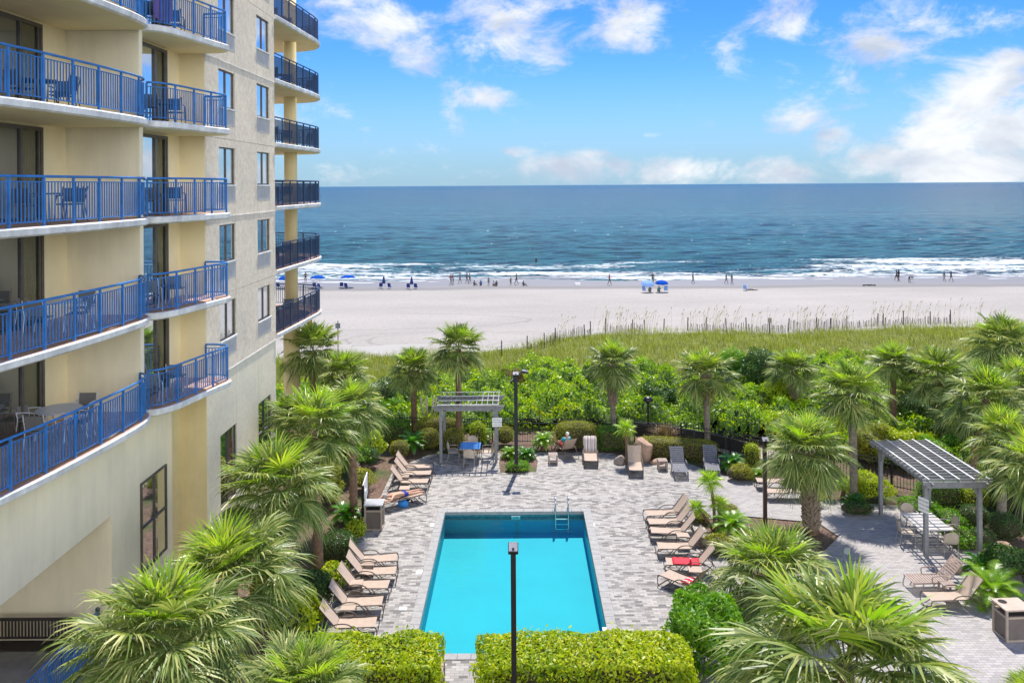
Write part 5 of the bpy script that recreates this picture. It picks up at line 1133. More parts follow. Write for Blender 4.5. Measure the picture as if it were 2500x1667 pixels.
# wax myrtles and flowering shrubs beyond the fence
def far_sh(label, px, Y, w_, d_, h, mat, **k): X_ = (px - CX) / F * Y; return shrub(label, X_, Y, w_ / 2, d_ / 2, h, mat, z0=tz(X_, Y) - .05, leaf=.13, dens=260, p=2.1, rough=.3, lobes=.4, **k)
for a in (('tall dark wax myrtle right of the straight palm', 1862, 50.5, 3.4, 3.0, 3.0, SHRD), ('green shrub between the straight palm and the dark myrtle', 1780, 52.5, 2.6, 2.4, 2.5, SHRB), ('bright rounded scrub bush left of the dark shaggy palm', 1905, 46.5, 2.4, 2.0, 2.0, SHRY),
          ('dry brown bush behind the far lamp post', 1250, 53, 1.9, 1.8, 1.6, BROWNS), ('dark bush behind the left far palms', 920, 47, 2.6, 2.4, 2.2, SHRD), ('light green bush left of the leaning palm', 960, 45.5, 2.0, 1.8, 1.5, SHRB),
          ('dark hollow bush under the shaggy palm of the middle', 1470, 51, 2.6, 2.2, 1.9, SHRD), ('dark bush right of the middle shaggy palm', 1610, 48, 2.4, 2.2, 1.5, SHRD), ('orange flowering bush left of the right pergola roof', 2125, 38.6, 2.2, 2.0, 1.9, SHRO),
          ('golden hedge like bush behind the right pergola roof', 2215, 38.3, 3.0, 2.0, 1.75, SHRY), ('bright green bush behind the right pergola roof', 2300, 37.5, 2.2, 2.0, 1.7, SHRB), ('dark bush under the upper right palms', 2270, 43, 3.0, 2.4, 2.1, SHRD), ('golden scrub in front of the dark shaggy palm', 1985, 40.6, 3.4, 2.0, 1.8, SHRY),
          ('dark bush at the foot of the farthest right palm', 2420, 41, 3.4, 2.6, 2.2, SHRD), ('green bush left of the yellow column', 660, 42, 3.2, 2.4, 2.6, SHRB), ('green bush right of the yellow column base', 820, 38, 2.6, 2.4, 2.2, SHRB), ('olive bush under the palms by the column', 770, 34.5, 2.4, 2.4, 1.9, SHRO)): far_sh(*a)
# pampas plumes and the dry grass clump
def blades(n, h, spread, g, w_=.03, lean=.5):
    V = []; Fc = []; k = 0
    for i in range(n):
        a = g.uniform(0, 6.28); r0 = g.uniform(0, spread * .3); l = h * g.uniform(.6, 1.1); e = g.uniform(.05, lean)
        b_ = np.array([r0 * math.cos(a), r0 * math.sin(a), 0]); d = np.array([math.cos(a), math.sin(a), 0]); s = np.array([-math.sin(a), math.cos(a), 0]) * w_ / 2
        p1 = b_ + d * spread * e * .5 + np.array([0, 0, l * .6]); p2 = b_ + d * spread * e * 1.6 + np.array([0, 0, l * (1 - .4 * e)])
        V += [b_ - s, b_ + s, p1 + s, p1 - s, p2]; Fc += [(k, k + 1, k + 2, k + 3), (k + 3, k + 2, k + 4)]; k += 5
    return V, Fc
g2 = np.random.RandomState(3)
for px, lb in ((1042, 'cream pampas grass plumes left of the far pergola'),):
    X_ = (px - CX) / F * 43.6; t_ = thing('pampas_grass', lb, 'grass clump', (X_, 43.6, 0)); o = bpy.data.objects.new('blades', mesh_of('blades', *blades(160, 1.3, 1.0, g2), GRASS)); col.objects.link(o); o.parent = t_
    PLUME = M('cream_plume', (.62, .55, .42), .9)
    for i in range(7): a = i * .9; MB().tube([(.25 * math.cos(a), .2 * math.sin(a), .9), (.38 * math.cos(a), .3 * math.sin(a), 1.5), (.42 * math.cos(a), .33 * math.sin(a), 1.75), (.46 * math.cos(a), .34 * math.sin(a), 2.0)], [.01, .035, .045, .01], 7).build('plume', PLUME, t_, smooth=True)
gg = G(1632, 1106); t_ = thing('grass_clump', 'rusty brown ornamental grass clump behind the hedge', 'grass clump', (gg.x, gg.y + .9, 0)); o = bpy.data.objects.new('blades', mesh_of('blades', *blades(420, 1.3, .75, g2, .035, .8), DEADF)); col.objects.link(o); o.parent = t_

# ---------------------------------------------------------------- scrub thicket, dune grass, sea oats
def scrubz(X_, Y_): 
    s = 1.0 + .55 * np.sin(X_ * 1.1 + 1.2 * np.sin(Y_ * .9)) * np.cos(Y_ * 1.3 + .6 * X_) + .4 * np.sin(X_ * 2.7 + Y_ * 1.9) * np.cos(Y_ * 2.9 - X_) + .12 * np.sin(X_ * 6 + Y_ * 5)
    return s
def edge_y(x): # fence line plus a strip
    pts = [(-60, 44.5), (-11, 43.6), (5.9, 43.9), (9, 43.4), (13.8, 40.4), (17, 37.6), (20.5, 34.5), (22, 26), (60, 26)]
    for (a, ya), (b_, yb) in zip(pts, pts[1:]):
        if a <= x <= b_: return lerp(ya, yb, (x - a) / (b_ - a))
    return 44
g = np.random.RandomState(8); n = 340000
X_ = g.uniform(-26, 40, n); Y_ = g.uniform(30, 60.5, n); ey = np.interp(X_, [-60, -11, 5.9, 9, 13.8, 17, 20.5, 22, 60], [44.5, 43.6, 43.9, 43.4, 40.4, 37.6, 34.5, 26, 26])
far_edge = 57.0 + 1.8 * np.sin(X_ * .35 + 1) + 1.3 * np.sin(X_ * .9) - np.where(X_ < -4, 3.5 * np.clip((-4 - X_) / 5, 0, 1), 0)
k_ = (Y_ > ey) & (Y_ < far_edge) & (X_ < 36) & ~((X_ < -13) & (Y_ < 45)); X_, Y_, ey, far_edge = X_[k_], Y_[k_], ey[k_], far_edge[k_]
tzv = np.vectorize(tz)
Z_ = tzv(X_, Y_) + scrubz(X_, Y_) * np.clip((Y_ - ey) / .5, .35, 1) * np.clip((far_edge - Y_) / 2, .3, 1)
e_ = .05; Nx = -(scrubz(X_ + e_, Y_) - scrubz(X_ - e_, Y_)) / (2 * e_); Ny = -(scrubz(X_, Y_ + e_) - scrubz(X_, Y_ - e_)) / (2 * e_); Nn = np.stack([Nx, Ny, np.ones_like(Nx)], 1); Nn /= np.linalg.norm(Nn, axis=1)[:, None]
Pp = np.stack([X_, Y_, Z_], 1) - Nn * (g.uniform(0, 1, (len(X_), 1)) ** 2 * .35) + Nn * .05
V, fl = leaf_quads(Pp, Nn, .17, g, .6); o = np_mesh('scrub_thicket', V, fl, 4, SCRUB); tag(o, 'bright green scrub thicket between the pool fence and the dune', 'scrub', kind='stuff')
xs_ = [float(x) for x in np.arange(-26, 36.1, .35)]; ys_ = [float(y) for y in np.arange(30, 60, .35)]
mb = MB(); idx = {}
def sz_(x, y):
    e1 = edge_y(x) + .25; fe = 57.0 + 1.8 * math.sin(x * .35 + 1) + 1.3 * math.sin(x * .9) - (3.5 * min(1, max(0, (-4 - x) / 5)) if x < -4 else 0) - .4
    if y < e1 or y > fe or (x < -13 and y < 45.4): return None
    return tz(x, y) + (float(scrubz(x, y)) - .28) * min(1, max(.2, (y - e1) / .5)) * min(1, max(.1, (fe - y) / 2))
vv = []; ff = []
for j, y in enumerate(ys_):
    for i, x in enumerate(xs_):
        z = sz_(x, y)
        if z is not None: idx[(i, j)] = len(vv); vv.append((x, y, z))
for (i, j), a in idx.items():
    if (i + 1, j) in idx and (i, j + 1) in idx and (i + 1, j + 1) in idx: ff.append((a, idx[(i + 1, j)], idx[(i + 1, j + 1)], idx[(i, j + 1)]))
mb.add(vv, ff); o = mb.build('scrub_shade_core', M('scrub_shade_leaf', (.06, .12, .014), .95, var=.4, vs=3), None, smooth=True); tag(o, 'dark green sheet under the scrub leaves, coloured as shaded foliage', 'scrub', kind='stuff')  # dark undersheet, so gaps in the scrub show painted leaf shade
# dune grass
n = 90000; X_ = g.uniform(-34, 62, n); Y_ = g.uniform(52, 71.2, n); fe = 56.0 + 1.8 * np.sin(X_ * .35 + 1) + 1.3 * np.sin(X_ * .9) - np.where(X_ < -4, 3.5 * np.clip((-4 - X_) / 5, 0, 1), 0)
thin = (Y_ > 69.3 + .8 * np.sin(X_ * .8)) & (g.uniform(0, 1, n) < .85); k_ = (Y_ > fe) & ~thin; X_, Y_ = X_[k_], Y_[k_]; n = len(X_); Z_ = tzv(X_, Y_) - .03
hh = g.uniform(.3, .62, n) * (1 + .3 * np.sin(X_ * .7) * np.cos(Y_ * .9)); a = g.uniform(0, 6.28, n); w_ = .022; le = g.uniform(.1, .45, n)
C_ = np.stack([X_, Y_, Z_], 1); S_ = np.stack([np.cos(a), np.sin(a), 0 * a], 1) * w_; Dn = np.stack([-np.sin(a) * le - .12, np.cos(a) * le, np.ones(n)], 1) * hh[:, None]
V = np.stack([C_ - S_, C_ + S_, C_ + Dn], 1).reshape(-1, 3); o = np_mesh('dune_grass', V, np.arange(n * 3), 3, GRASS); tag(o, 'olive green dune grass covering the dune', 'grass', kind='stuff')
# sea oats
V = []; Fc = []; k = 0
for i in range(520):
    x = g.uniform(3, 40) if i < 760 else g.uniform(-22, 3); cl_ = math.sin(x * 1.9) + math.sin(x * .77 + 1); 
    if g.uniform(-1.6, 1.4) > cl_: continue
    y = g.uniform(67.5, 72.0) - (1.5 if x < 3 else 0); z = tz(x, y); h = g.uniform(.9, 2.0); lx = g.uniform(-.1, .45); w_ = .008
    top = np.array([x + lx * h * .6, y, z + h]); b_ = np.array([x, y, z]); V += [b_ - [w_, 0, 0], b_ + [w_, 0, 0], top + [w_ * .7, 0, 0], top - [w_ * .7, 0, 0]]; Fc.append((k, k + 1, k + 2, k + 3)); k += 4
    hd_ = np.array([lx * .35 + .08, 0, .30]); m1 = top + hd_ * .4; V += [top, m1 + [.03, 0, 0], top + hd_, m1 - [.03, 0, 0]]; Fc.append((k, k + 1, k + 2, k + 3)); k += 4
o = bpy.data.objects.new('sea_oats', mesh_of('sea_oats', V, Fc, OATS)); col.objects.link(o); tag(o, 'tall straw coloured sea oats standing along the dune fence', 'grass', kind='stuff')
# ---------------------------------------------------------------- dune fence
FENW = M('weathered_fence_wood', (.085, .068, .058), .9, var=.3, vs=5)
def fpos(px, Y): x = (px - CX) / F * Y; return Vector((x, Y, tz(x, Y)))
pxs = [(1222, 66.5), (1284, 67.2), (1327, 67.6), (1355, 68), (1424, 68.6), (1440, 69), (1475, 69.6), (1542, 70.2), (1571, 70.2), (1618, 70.4), (1676, 70.2), (1721, 70), (1771, 70.2), (1820, 69.8), (1876, 69.6), (1923, 69.8), (1993, 69.8), (2026, 70), (2065, 70), (2141, 70.2), (2154, 70.3), (2204, 70.6), (2269, 70.2), (2319, 70.6)]
t_ = thing('sand_fence', 'weathered slatted sand fence with leaning posts along the top of the dune', 'fence', tuple(fpos(*pxs[0])))
pp = [fpos(*q) for q in pxs]; g3 = np.random.RandomState(4)
for p in pp:
    h = g3.uniform(1.0, 1.3); l = g3.uniform(-.06, .06); MB().tube([(p.x, p.y, p.z - .1), (p.x + l, p.y, p.z + h)], .045, 7).build('post', FENW, t_, True)
m = MB()
for i, (a, b_) in enumerate(zip(pp, pp[1:])):
    if i in (0, 5, 8, 9): continue
    n = int((b_ - a).length / .13)
    for k in range(1, n):
        q = k / n; p = a.lerp(b_, q); p.z = tz(p.x, p.y); h = (.78 if i in (3, 2, 15, 16, 17) else .5) + .25 * abs(2 * q - 1) + g3.uniform(-.1, .1); lx = g3.uniform(-.08, .12)
        m.beam((p.x, p.y, p.z - .05), (p.x + lx, p.y + g3.uniform(-.05, .05), p.z + h), .05, .012)
m.build('slats', FENW, t_, True)['kind'] = 'stuff'
p = P(825, 800, 72); z_ = tz(p.x, 72); t_ = thing('beach_sign', 'small dark sign on a post at the beach access above the left palms', 'sign', (p.x, 72, z_)); MB().box((0, 0, (p.z - z_) / 2 + .3), (.07, .07, p.z - z_ + .6)).build('post', FENW, t_); MB().box((0, -.05, p.z - z_ + .18), (.42, .03, .45)).build('sign_board', M('slate_sign', (.12, .14, .18), .6), t_)
p = P(757, 792, 70); z_ = tz(p.x, 70); t_ = thing('beach_sign', 'small orange framed notice beside the yellow column', 'sign', (p.x, 70, z_)); MB().box((0, 0, (p.z - z_) / 2 + .2), (.06, .06, p.z - z_ + .4)).build('post', FENW, t_); MB().box((0, -.05, p.z - z_ + .2), (.4, .03, .4)).build('sign_board', M('orange_sign', (.55, .2, .08), .6), t_)
g = G(2195, 0) if False else None
p = fpos(1877, 69.2); t_ = thing('fence_marker', 'small box sign on a post in the middle of the sand fence', 'sign', tuple(p)); MB().box((0, 0, .6), (.06, .06, 1.2)).build('post', FENW, t_); MB().box((0, -.04, 1.1), (.3, .05, .42)).build('sign_board', M('grey_wood_box', (.25, .23, .2), .8), t_)

# ---------------------------------------------------------------- people
def skin(name, pts, edges, matl, parent, sub=1, root=0):
    me = bpy.data.meshes.new(name); keys = list(pts); me.from_pydata([pts[k][:3] for k in keys], [(keys.index(a), keys.index(b_)) for a, b_ in edges], [])
    o = bpy.data.objects.new(name, me); col.objects.link(o); md = o.modifiers.new('skin', 'SKIN'); md.use_smooth_shade = True
    for i, k in enumerate(keys):
        r = pts[k][3]; sv = me.skin_vertices[0].data[i]; sv.radius = r if isinstance(r, tuple) else (r, r); sv.use_root = (i == root)
    sb = o.modifiers.new('sub', 'SUBSURF'); sb.levels = sub; sb.render_levels = sub
    dg = bpy.context.evaluated_depsgraph_get(); m2 = bpy.data.meshes.new_from_object(o.evaluated_get(dg)); m2.materials.clear(); m2.materials.append(matl)
    m2.polygons.foreach_set('use_smooth', [True] * len(m2.polygons)); o.modifiers.clear(); o.data = m2; bpy.data.meshes.remove(me); o.parent = parent; return o
def pose(kind, h=1.7):
    """joint positions, figure faces -Y, feet at z = 0"""
    s = h / 1.7; J = {}
    def set_(**k): J.update(k)
    if kind in ('stand', 'walk', 'walk2'):
        st = {'stand': .0, 'walk': .26, 'walk2': -.22}[kind]
        set_(pel=(0, 0, .93), waist=(0, .01, 1.1), chest=(0, .01, 1.28), neck=(0, 0, 1.46), head=(0, -.02, 1.56), crown=(0, -.01, 1.66),
             hl=(-.09, 0, .88), hr=(.09, 0, .88), kl=(-.10, -.02 - st * .5, .48), kr=(.10, -.02 + st * .35, .48), al=(-.10, .0 - st, .07), ar=(.10, .02 + st * 1.1, .08), tl=(-.10, -.13 - st, .03), tr_=(.10, -.1 + st * 1.1, .03),
             sl=(-.17, .01, 1.40), sr=(.17, .01, 1.40), el=(-.24, .03 + st * .4, 1.12), er=(.24, .03 - st * .5, 1.12), wl=(-.25, -.06 + st * .3, .88), wr=(.25, -.08 - st * .8, .90), fl=(-.25, -.09 + st * .3, .80), fr=(.25, -.12 - st * .9, .82))
    elif kind == 'bend':
        set_(pel=(0, .12, .86), waist=(0, -.03, .98), chest=(0, -.24, 1.0), neck=(0, -.42, .98), head=(0, -.52, .93), crown=(0, -.6, .87), hl=(-.09, .1, .82), hr=(.09, .1, .82), kl=(-.12, -.02, .46), kr=(.12, .08, .46), al=(-.13, .02, .07), ar=(.13, .12, .07), tl=(-.13, -.1, .03), tr_=(.13, 0, .03),
             sl=(-.17, -.36, 1.0), sr=(.17, -.36, 1.0), el=(-.2, -.42, .74), er=(.2, -.40, .74), wl=(-.14, -.46, .5), wr=(.15, -.42, .5), fl=(-.12, -.48, .42), fr=(.13, -.44, .42))
    elif kind == 'sit':
        set_(pel=(0, .05, .12), waist=(0, .09, .28), chest=(0, .06, .46), neck=(0, .0, .64), head=(0, -.04, .74), crown=(0, -.03, .84), hl=(-.10, .0, .12), hr=(.10, .0, .12), kl=(-.14, -.38, .34), kr=(.15, -.36, .36), al=(-.13, -.62, .07), ar=(.14, -.58, .07), tl=(-.13, -.76, .05), tr_=(.14, -.72, .05),
             sl=(-.17, .05, .58), sr=(.17, .05, .58), el=(-.23, -.06, .36), er=(.23, -.04, .36), wl=(-.15, -.26, .36), wr=(.16, -.24, .38), fl=(-.10, -.33, .37), fr=(.11, -.31, .39))
    elif kind == 'chair':   # seat at .36, leaning back
        set_(pel=(0, .0, .50), waist=(0, .13, .64), chest=(0, .25, .80), neck=(0, .33, .97), head=(0, .33, 1.07), crown=(0, .34, 1.17), hl=(-.10, -.02, .49), hr=(.10, -.02, .49), kl=(-.13, -.44, .56), kr=(.13, -.44, .5), al=(-.14, -.78, .34), ar=(.12, -.84, .42), tl=(-.14, -.92, .36), tr_=(.12, -.9, .52),
             sl=(-.18, .27, .92), sr=(.18, .27, .92), el=(-.28, .08, .70), er=(.28, .08, .70), wl=(-.24, -.16, .66), wr=(.24, -.16, .66), fl=(-.22, -.25, .66), fr=(.22, -.25, .66))
    elif kind == 'prone':   # face down, head to +Y... body lies along Y at z = 0
        set_(pel=(0, 0, .14), waist=(0, .17, .15), chest=(0, .34, .16), neck=(0, .54, .17), head=(.01, .65, .17), crown=(.02, .75, .16), hl=(-.09, -.05, .13), hr=(.09, -.05, .13), kl=(-.13, -.46, .09), kr=(.11, -.46, .09), al=(-.14, -.88, .08), ar=(.10, -.88, .1), tl=(-.15, -1.0, .05), tr_=(.10, -1.0, .06),
             sl=(-.18, .47, .15), sr=(.18, .47, .15), el=(-.33, .60, .1), er=(.32, .62, .1), wl=(-.24, .82, .08), wr=(.2, .86, .08), fl=(-.2, .9, .07), fr=(.16, .94, .07))
    rad = dict(pel=(.14, .105), waist=(.125, .09), chest=(.15, .105), neck=.052, head=(.078, .09), crown=.06, hl=.085, hr=.085, kl=.055, kr=.055, al=.037, ar=.037, tl=.03, tr_=.03, sl=.055, sr=.055, el=.04, er=.04, wl=.027, wr=.027, fl=.03, fr=.03)
    return {k: (v[0] * s, v[1] * s, v[2] * s, tuple(q * s for q in rad[k]) if isinstance(rad[k], tuple) else rad[k] * s) for k, v in J.items()}
BE = [('pel', 'waist'), ('waist', 'chest'), ('chest', 'neck'), ('neck', 'head'), ('head', 'crown'), ('pel', 'hl'), ('pel', 'hr'), ('hl', 'kl'), ('hr', 'kr'), ('kl', 'al'), ('kr', 'ar'), ('al', 'tl'), ('ar', 'tr_'), ('chest', 'sl'), ('chest', 'sr'), ('sl', 'el'), ('sr', 'er'), ('el', 'wl'), ('er', 'wr'), ('wl', 'fl'), ('wr', 'fr')]
def grow(J, keys, k): return {q: (*J[q][:3], tuple(r * k + .006 for r in J[q][3]) if isinstance(J[q][3], tuple) else J[q][3] * k + .006) for q in keys}
def person(label, kind, loc, rz, skinm=SKIN_BACKLIT, top=None, bottom=None, hair=HAIRD, h=1.7, cap=None, detail=False, female=False, group=None):
    t_ = thing('person', label, 'person', loc, rz, group); J = pose(kind, h); s = h / 1.7
    body = skin('body', J, BE, skinm, t_, 2 if detail else 1)
    if detail:   # five fingers and a thumb on each hand, nose and ears on the head
        m = MB()
        for w_, f_ in (('wl', 'fl'), ('wr', 'fr')):
            a, b_ = Vector(J[w_][:3]), Vector(J[f_][:3]); d = (b_ - a).normalized(); sd_ = d.cross(Vector((0, 0, 1))).normalized(); nn_ = sd_.cross(d)
            for i, L_ in enumerate((.072, .082, .078, .062)):
                o0 = b_ + sd_ * (.027 - .018 * i); m.tube([o0, o0 + d * L_ * .5 - nn_ * .004 + sd_ * (.006 - .004 * i), o0 + d * L_ * .95 - nn_ * .022 + sd_ * (.009 - .006 * i)], [.0095, .0085, .006], 7)
            o0 = a.lerp(b_, .4) + sd_ * .028; m.tube([o0, o0 + sd_ * .03 + d * .02, o0 + sd_ * .042 + d * .055 - nn_ * .01], [.011, .0095, .007], 7)
        hd_ = Vector(J['head'][:3]); up = (Vector(J['crown'][:3]) - Vector(J['neck'][:3])).normalized(); fw = Vector((0, -1, 0)) if kind != 'prone' else Vector((0, 0, -1)); fw = (fw - up * fw.dot(up)).normalized(); sd_ = up.cross(fw)
        for sg in (-1, 1): m.tube([hd_ + sd_ * sg * .078 - up * .015, hd_ + sd_ * sg * .09 + up * .03], [.014, .018], 8)
        m.tube([hd_ + fw * .085 + up * .03, hd_ + fw * .112 - up * .0, hd_ + fw * .09 - up * .012], [.009, .016, .01], 8)
        # join into the body mesh
        me2 = bpy.data.meshes.new('x'); me2.from_pydata(m.v, [], m.f); bm = bmesh.new(); bm.from_mesh(body.data); bm.from_mesh(me2); bm.to_mesh(body.data); bm.free(); bpy.data.meshes.remove(me2)
    if bottom: skin('shorts', grow(J, ['pel', 'hl', 'hr'], 1.1) | {'k1': (*[lerp(J['hl'][i], J['kl'][i], .62) for i in range(3)], .082 * s), 'k2': (*[lerp(J['hr'][i], J['kr'][i], .62) for i in range(3)], .082 * s), 'w': (*[lerp(J['pel'][i], J['waist'][i], .55) for i in range(3)], (.142 * s, .105 * s))}, [('w', 'pel'), ('pel', 'hl'), ('pel', 'hr'), ('hl', 'k1'), ('hr', 'k2')], bottom, t_)
    if top: skin('shirt', grow(J, ['pel', 'waist', 'chest', 'sl', 'sr'], 1.12) | {'e1': (*[lerp(J['sl'][i], J['el'][i], .6) for i in range(3)], .055 * s), 'e2': (*[lerp(J['sr'][i], J['er'][i], .6) for i in range(3)], .055 * s), 'n': (*[lerp(J['chest'][i], J['neck'][i], .75) for i in range(3)], .075 * s)}, [('pel', 'waist'), ('waist', 'chest'), ('chest', 'n'), ('chest', 'sl'), ('chest', 'sr'), ('sl', 'e1'), ('sr', 'e2')], top, t_)
    a, b_ = Vector(J['head'][:3]), Vector(J['crown'][:3]); back = Vector((0, .022 * s, .0)) if kind != 'prone' else Vector((0, 0, .03 * s))
    bm = bmesh.new(); bmesh.ops.create_icosphere(bm, subdivisions=2, radius=.102 * s)
    for v in bm.verts: v.co = Vector((v.co.x * .92, v.co.y, v.co.z * .95)) * (1 + .05 * nz(v.co.x * 40, v.co.y * 40, 1))
    me = bpy.data.meshes.new('hair'); bm.to_mesh(me); bm.free(); me.materials.append(cap or hair); me.polygons.foreach_set('use_smooth', [True] * len(me.polygons)); o = bpy.data.objects.new('cap' if cap else 'hair', me); col.objects.link(o); o.parent = t_; o.location = a.lerp(b_, .62) + back
    if cap: MB().tube([a.lerp(b_, .6) + Vector((0, -.05, 0)), a.lerp(b_, .55) + Vector((0, -.17, -.02))], [.06, .05], 10).build('cap_brim', cap, o).location = -o.location
    return t_
def BP(px, py):
    X_, Z_ = ray(px, py); t = 120.0
    for _ in range(12): t = (beachz(X_ * t, t) - H) / Z_
    return (X_ * t, t, beachz(X_ * t, t))
DARK = M('dark_swimwear', (.03, .03, .045), .8); GRYT = M('grey_tshirt', (.12, .13, .15), .8); REDT = M('dark_red_tshirt', (.35, .05, .05), .8); BLUT = M('blue_tshirt', (.02, .12, .38), .8); GRNT = M('dark_green_tshirt', (.05, .16, .13), .8); BLSH = M('blue_swim_shorts', (.012, .035, .30), .75); WHT = M('white_tshirt', (.6, .6, .6), .8)
BPL = [(1101, 695, 'walk', 60, REDT, DARK, 1.72, 'person in a red top walking along the shore, left of a close pair'), (1106, 695, 'stand', 80, None, DARK, 1.68, 'person in dark shorts walking close beside the one in red'), (1123, 691, 'walk2', 85, GRYT, DARK, 1.7, 'lone walker with one arm out, left of the grey pair at the shore'),
    (1140, 691, 'walk', 75, GRYT, DARK, 1.75, 'left person of the grey clad pair at the waterline'), (1147, 691, 'walk2', 100, GRYT, DARK, 1.65, 'right person of the grey clad pair at the waterline'), (1193, 697, 'stand', 10, GRYT, DARK, 1.3, 'child standing between the seated groups on the sand'), (1247, 696, 'stand', 30, None, DARK, 1.25, 'child with arms out at the wet sand'), (1261, 695, 'walk', -60, None, DARK, 1.75, 'tall person in dark shorts beside the child at the wet sand'),
    (746, 690, 'stand', 0, None, DARK, 1.8, 'dark figure at the waterline between the column and a blue umbrella'), (1488, 696, 'walk', 110, REDT, DARK, 1.72, 'person in a red top alone at the waterline near the middle'), (1594, 693, 'stand', 170, DARK, DARK, 1.8, 'dark clad person behind the pale blue umbrella'), (1692, 692, 'walk2', 80, DARK, DARK, 1.7, 'dark clad walker with a hand forward right of the middle'),
    (1773, 693, 'walk', 90, DARK, DARK, 1.65, 'left one of two dark clad walkers right of the middle'), (1787, 694, 'walk2', 90, DARK, DARK, 1.65, 'right one of two dark clad walkers right of the middle'), (2189, 685, 'walk', -90, GRYT, DARK, 1.75, 'left person of a close couple at the water on the right'), (2194, 685, 'stand', -80, DARK, DARK, 1.8, 'right person of a close couple at the water on the right'), (2221, 690, 'bend', 90, DARK, DARK, 1.7, 'person bending down to the wet sand on the right'),
    (2305, 686, 'walk2', 85, GRYT, DARK, 1.6, 'left walker of the rightmost pair on the beach'), (2322, 687, 'walk', 85, DARK, DARK, 1.65, 'right walker of the rightmost pair on the beach'),
    (1158, 697, 'sit', 50, GRYT, DARK, 1.6, 'leftmost person sitting on the sand among the seated group'), (1174, 697, 'sit', 0, BLUT, DARK, 1.65, 'person in blue sitting on the sand'), (1205, 698, 'sit', 40, WHT, DARK, 1.6, 'person in a light top sitting on the sand'), (1212, 698, 'sit', -30, DARK, DARK, 1.65, 'person in dark clothes sitting right of the one in the light top'), (1278, 698, 'sit', 60, DARK, DARK, 1.6, 'lone person sitting on the sand with legs stretched'),
    (1587, 713, 'sit', 180, GRYT, DARK, 1.75, 'person in grey sitting under the pale blue umbrella'), (1609, 713, 'sit', 180, GRNT, DARK, 1.75, 'person in dark green sitting under the bright blue umbrella'), (1835, 709, 'prone', 90, DARK, DARK, 1.65, 'dark figure lying on the sand beside the small beach chair')]
for (px, py, kd, rz, tp, bt, h_, lb) in BPL: person(lb, kd, BP(px, py), R(rz), SKIN_BACKLIT, tp, bt, HAIRD, h_, group='people on the beach')
X_, Z_ = ray(1309, 640); t = (-2.8 - H) / Z_; person('dark figure standing waist deep in the surf', 'stand', (X_ * t, t, -3.6), 0, SKIN_BACKLIT, DARK, DARK, HAIRD, 1.75)
# near people
lz, rz = onl((1030, 1201), (968, 1216)); d = Vector((math.cos(rz), math.sin(rz), 0)); c = Vector(lz) - d * .95
person('sunbather in blue shorts lying face down on a flat lounger', 'prone', (c.x, c.y, .35), rz + R(90), SKIN, None, BLSH, HAIRG, 1.72, detail=True)
c = pl_.location - Vector((math.cos(LRZ), math.sin(LRZ), 0)) * .82
person('person in a teal top with pale hair sitting on a lounger, seen from behind', 'chair', (c.x, c.y, -.02), LRZ + R(90), SKIN, TEAL, RED, HAIRW, 1.68, detail=True)
hd_ = P(1053, 1553, 21.75)
pc_ = copy = sling_lounger(); pc_['label'] = 'lounger mostly hidden behind the left hedge, with a seated person'; pc_.location = (hd_.x, 22.05, 0); pc_.rotation_euler = (0, 0, R(90))
person('person with a navy cap sitting behind the end of the left hedge, one hand showing', 'chair', (hd_.x, 21.35, -.02), R(180), SKIN, GRYT, DARK, HAIRG, 1.72, cap=NBLUE, detail=True)

# ---------------------------------------------------------------- beach umbrellas and chairs
def umbrella(label, loc, mat, open_=True, tilt=0, rz=0, r=1.25, h=1.95):
    t_ = thing('beach_umbrella', label, 'beach umbrella', loc, rz, 'beach umbrellas'); T = Matrix.Rotation(tilt, 3, 'X')
    MB().tube([(0, 0, -.1), tuple(T @ Vector((0, 0, h * .98)))], .022, 8).build('pole', WHITE, t_)
    m = MB(); n = 8; sub = 4; vs_ = [tuple(T @ Vector((0, 0, h)))]; rings = 5; N_ = n * sub
    if open_:
        for k in range(1, rings + 1):
            q = k / rings
            for i in range(N_):
                a = 2 * math.pi * i / N_; f = (i % sub) / sub; sag = math.sin(math.pi * f); rr = r * math.sin(q * 1.25) / math.sin(1.25) * (1 - .05 * sag); z = h - .5 * (1 - math.cos(q * 1.25)) / (1 - math.cos(1.25)) - .0 + .05 * sag * q
                vs_.append(tuple(T @ Vector((rr * math.cos(a), rr * math.sin(a), z))))
    else:
        for k in range(1, rings + 1):
            q = k / rings
            for i in range(N_): a = 2 * math.pi * i / N_; rr = (.02 + .24 * q) * (1 + .25 * math.sin(a * 8)) * (1 if q < .9 else .75); vs_.append((rr * math.cos(a), rr * math.sin(a), h + .15 - 1.35 * q))
    fs_ = [(0, 1 + i, 1 + (i + 1) % N_) for i in range(N_)]
    for k in range(rings - 1): fs_ += [(1 + k * N_ + i, 1 + (k + 1) * N_ + i, 1 + (k + 1) * N_ + (i + 1) % N_, 1 + k * N_ + (i + 1) % N_) for i in range(N_)]
    m.add(vs_, fs_); o = m.build('canopy', mat, t_, smooth=False); s_ = o.modifiers.new('s', 'SOLIDIFY'); s_.thickness = .01
    if open_:
        rb = MB()
        for i in range(n): a = 2 * math.pi * i / n; rb.tube([tuple(T @ Vector((0, 0, h - .1))), tuple(T @ Vector((r * .95 * math.cos(a), r * .95 * math.sin(a), h - .47)))], .008, 4)
        rb.build('ribs', WHITE, t_)
    return t_
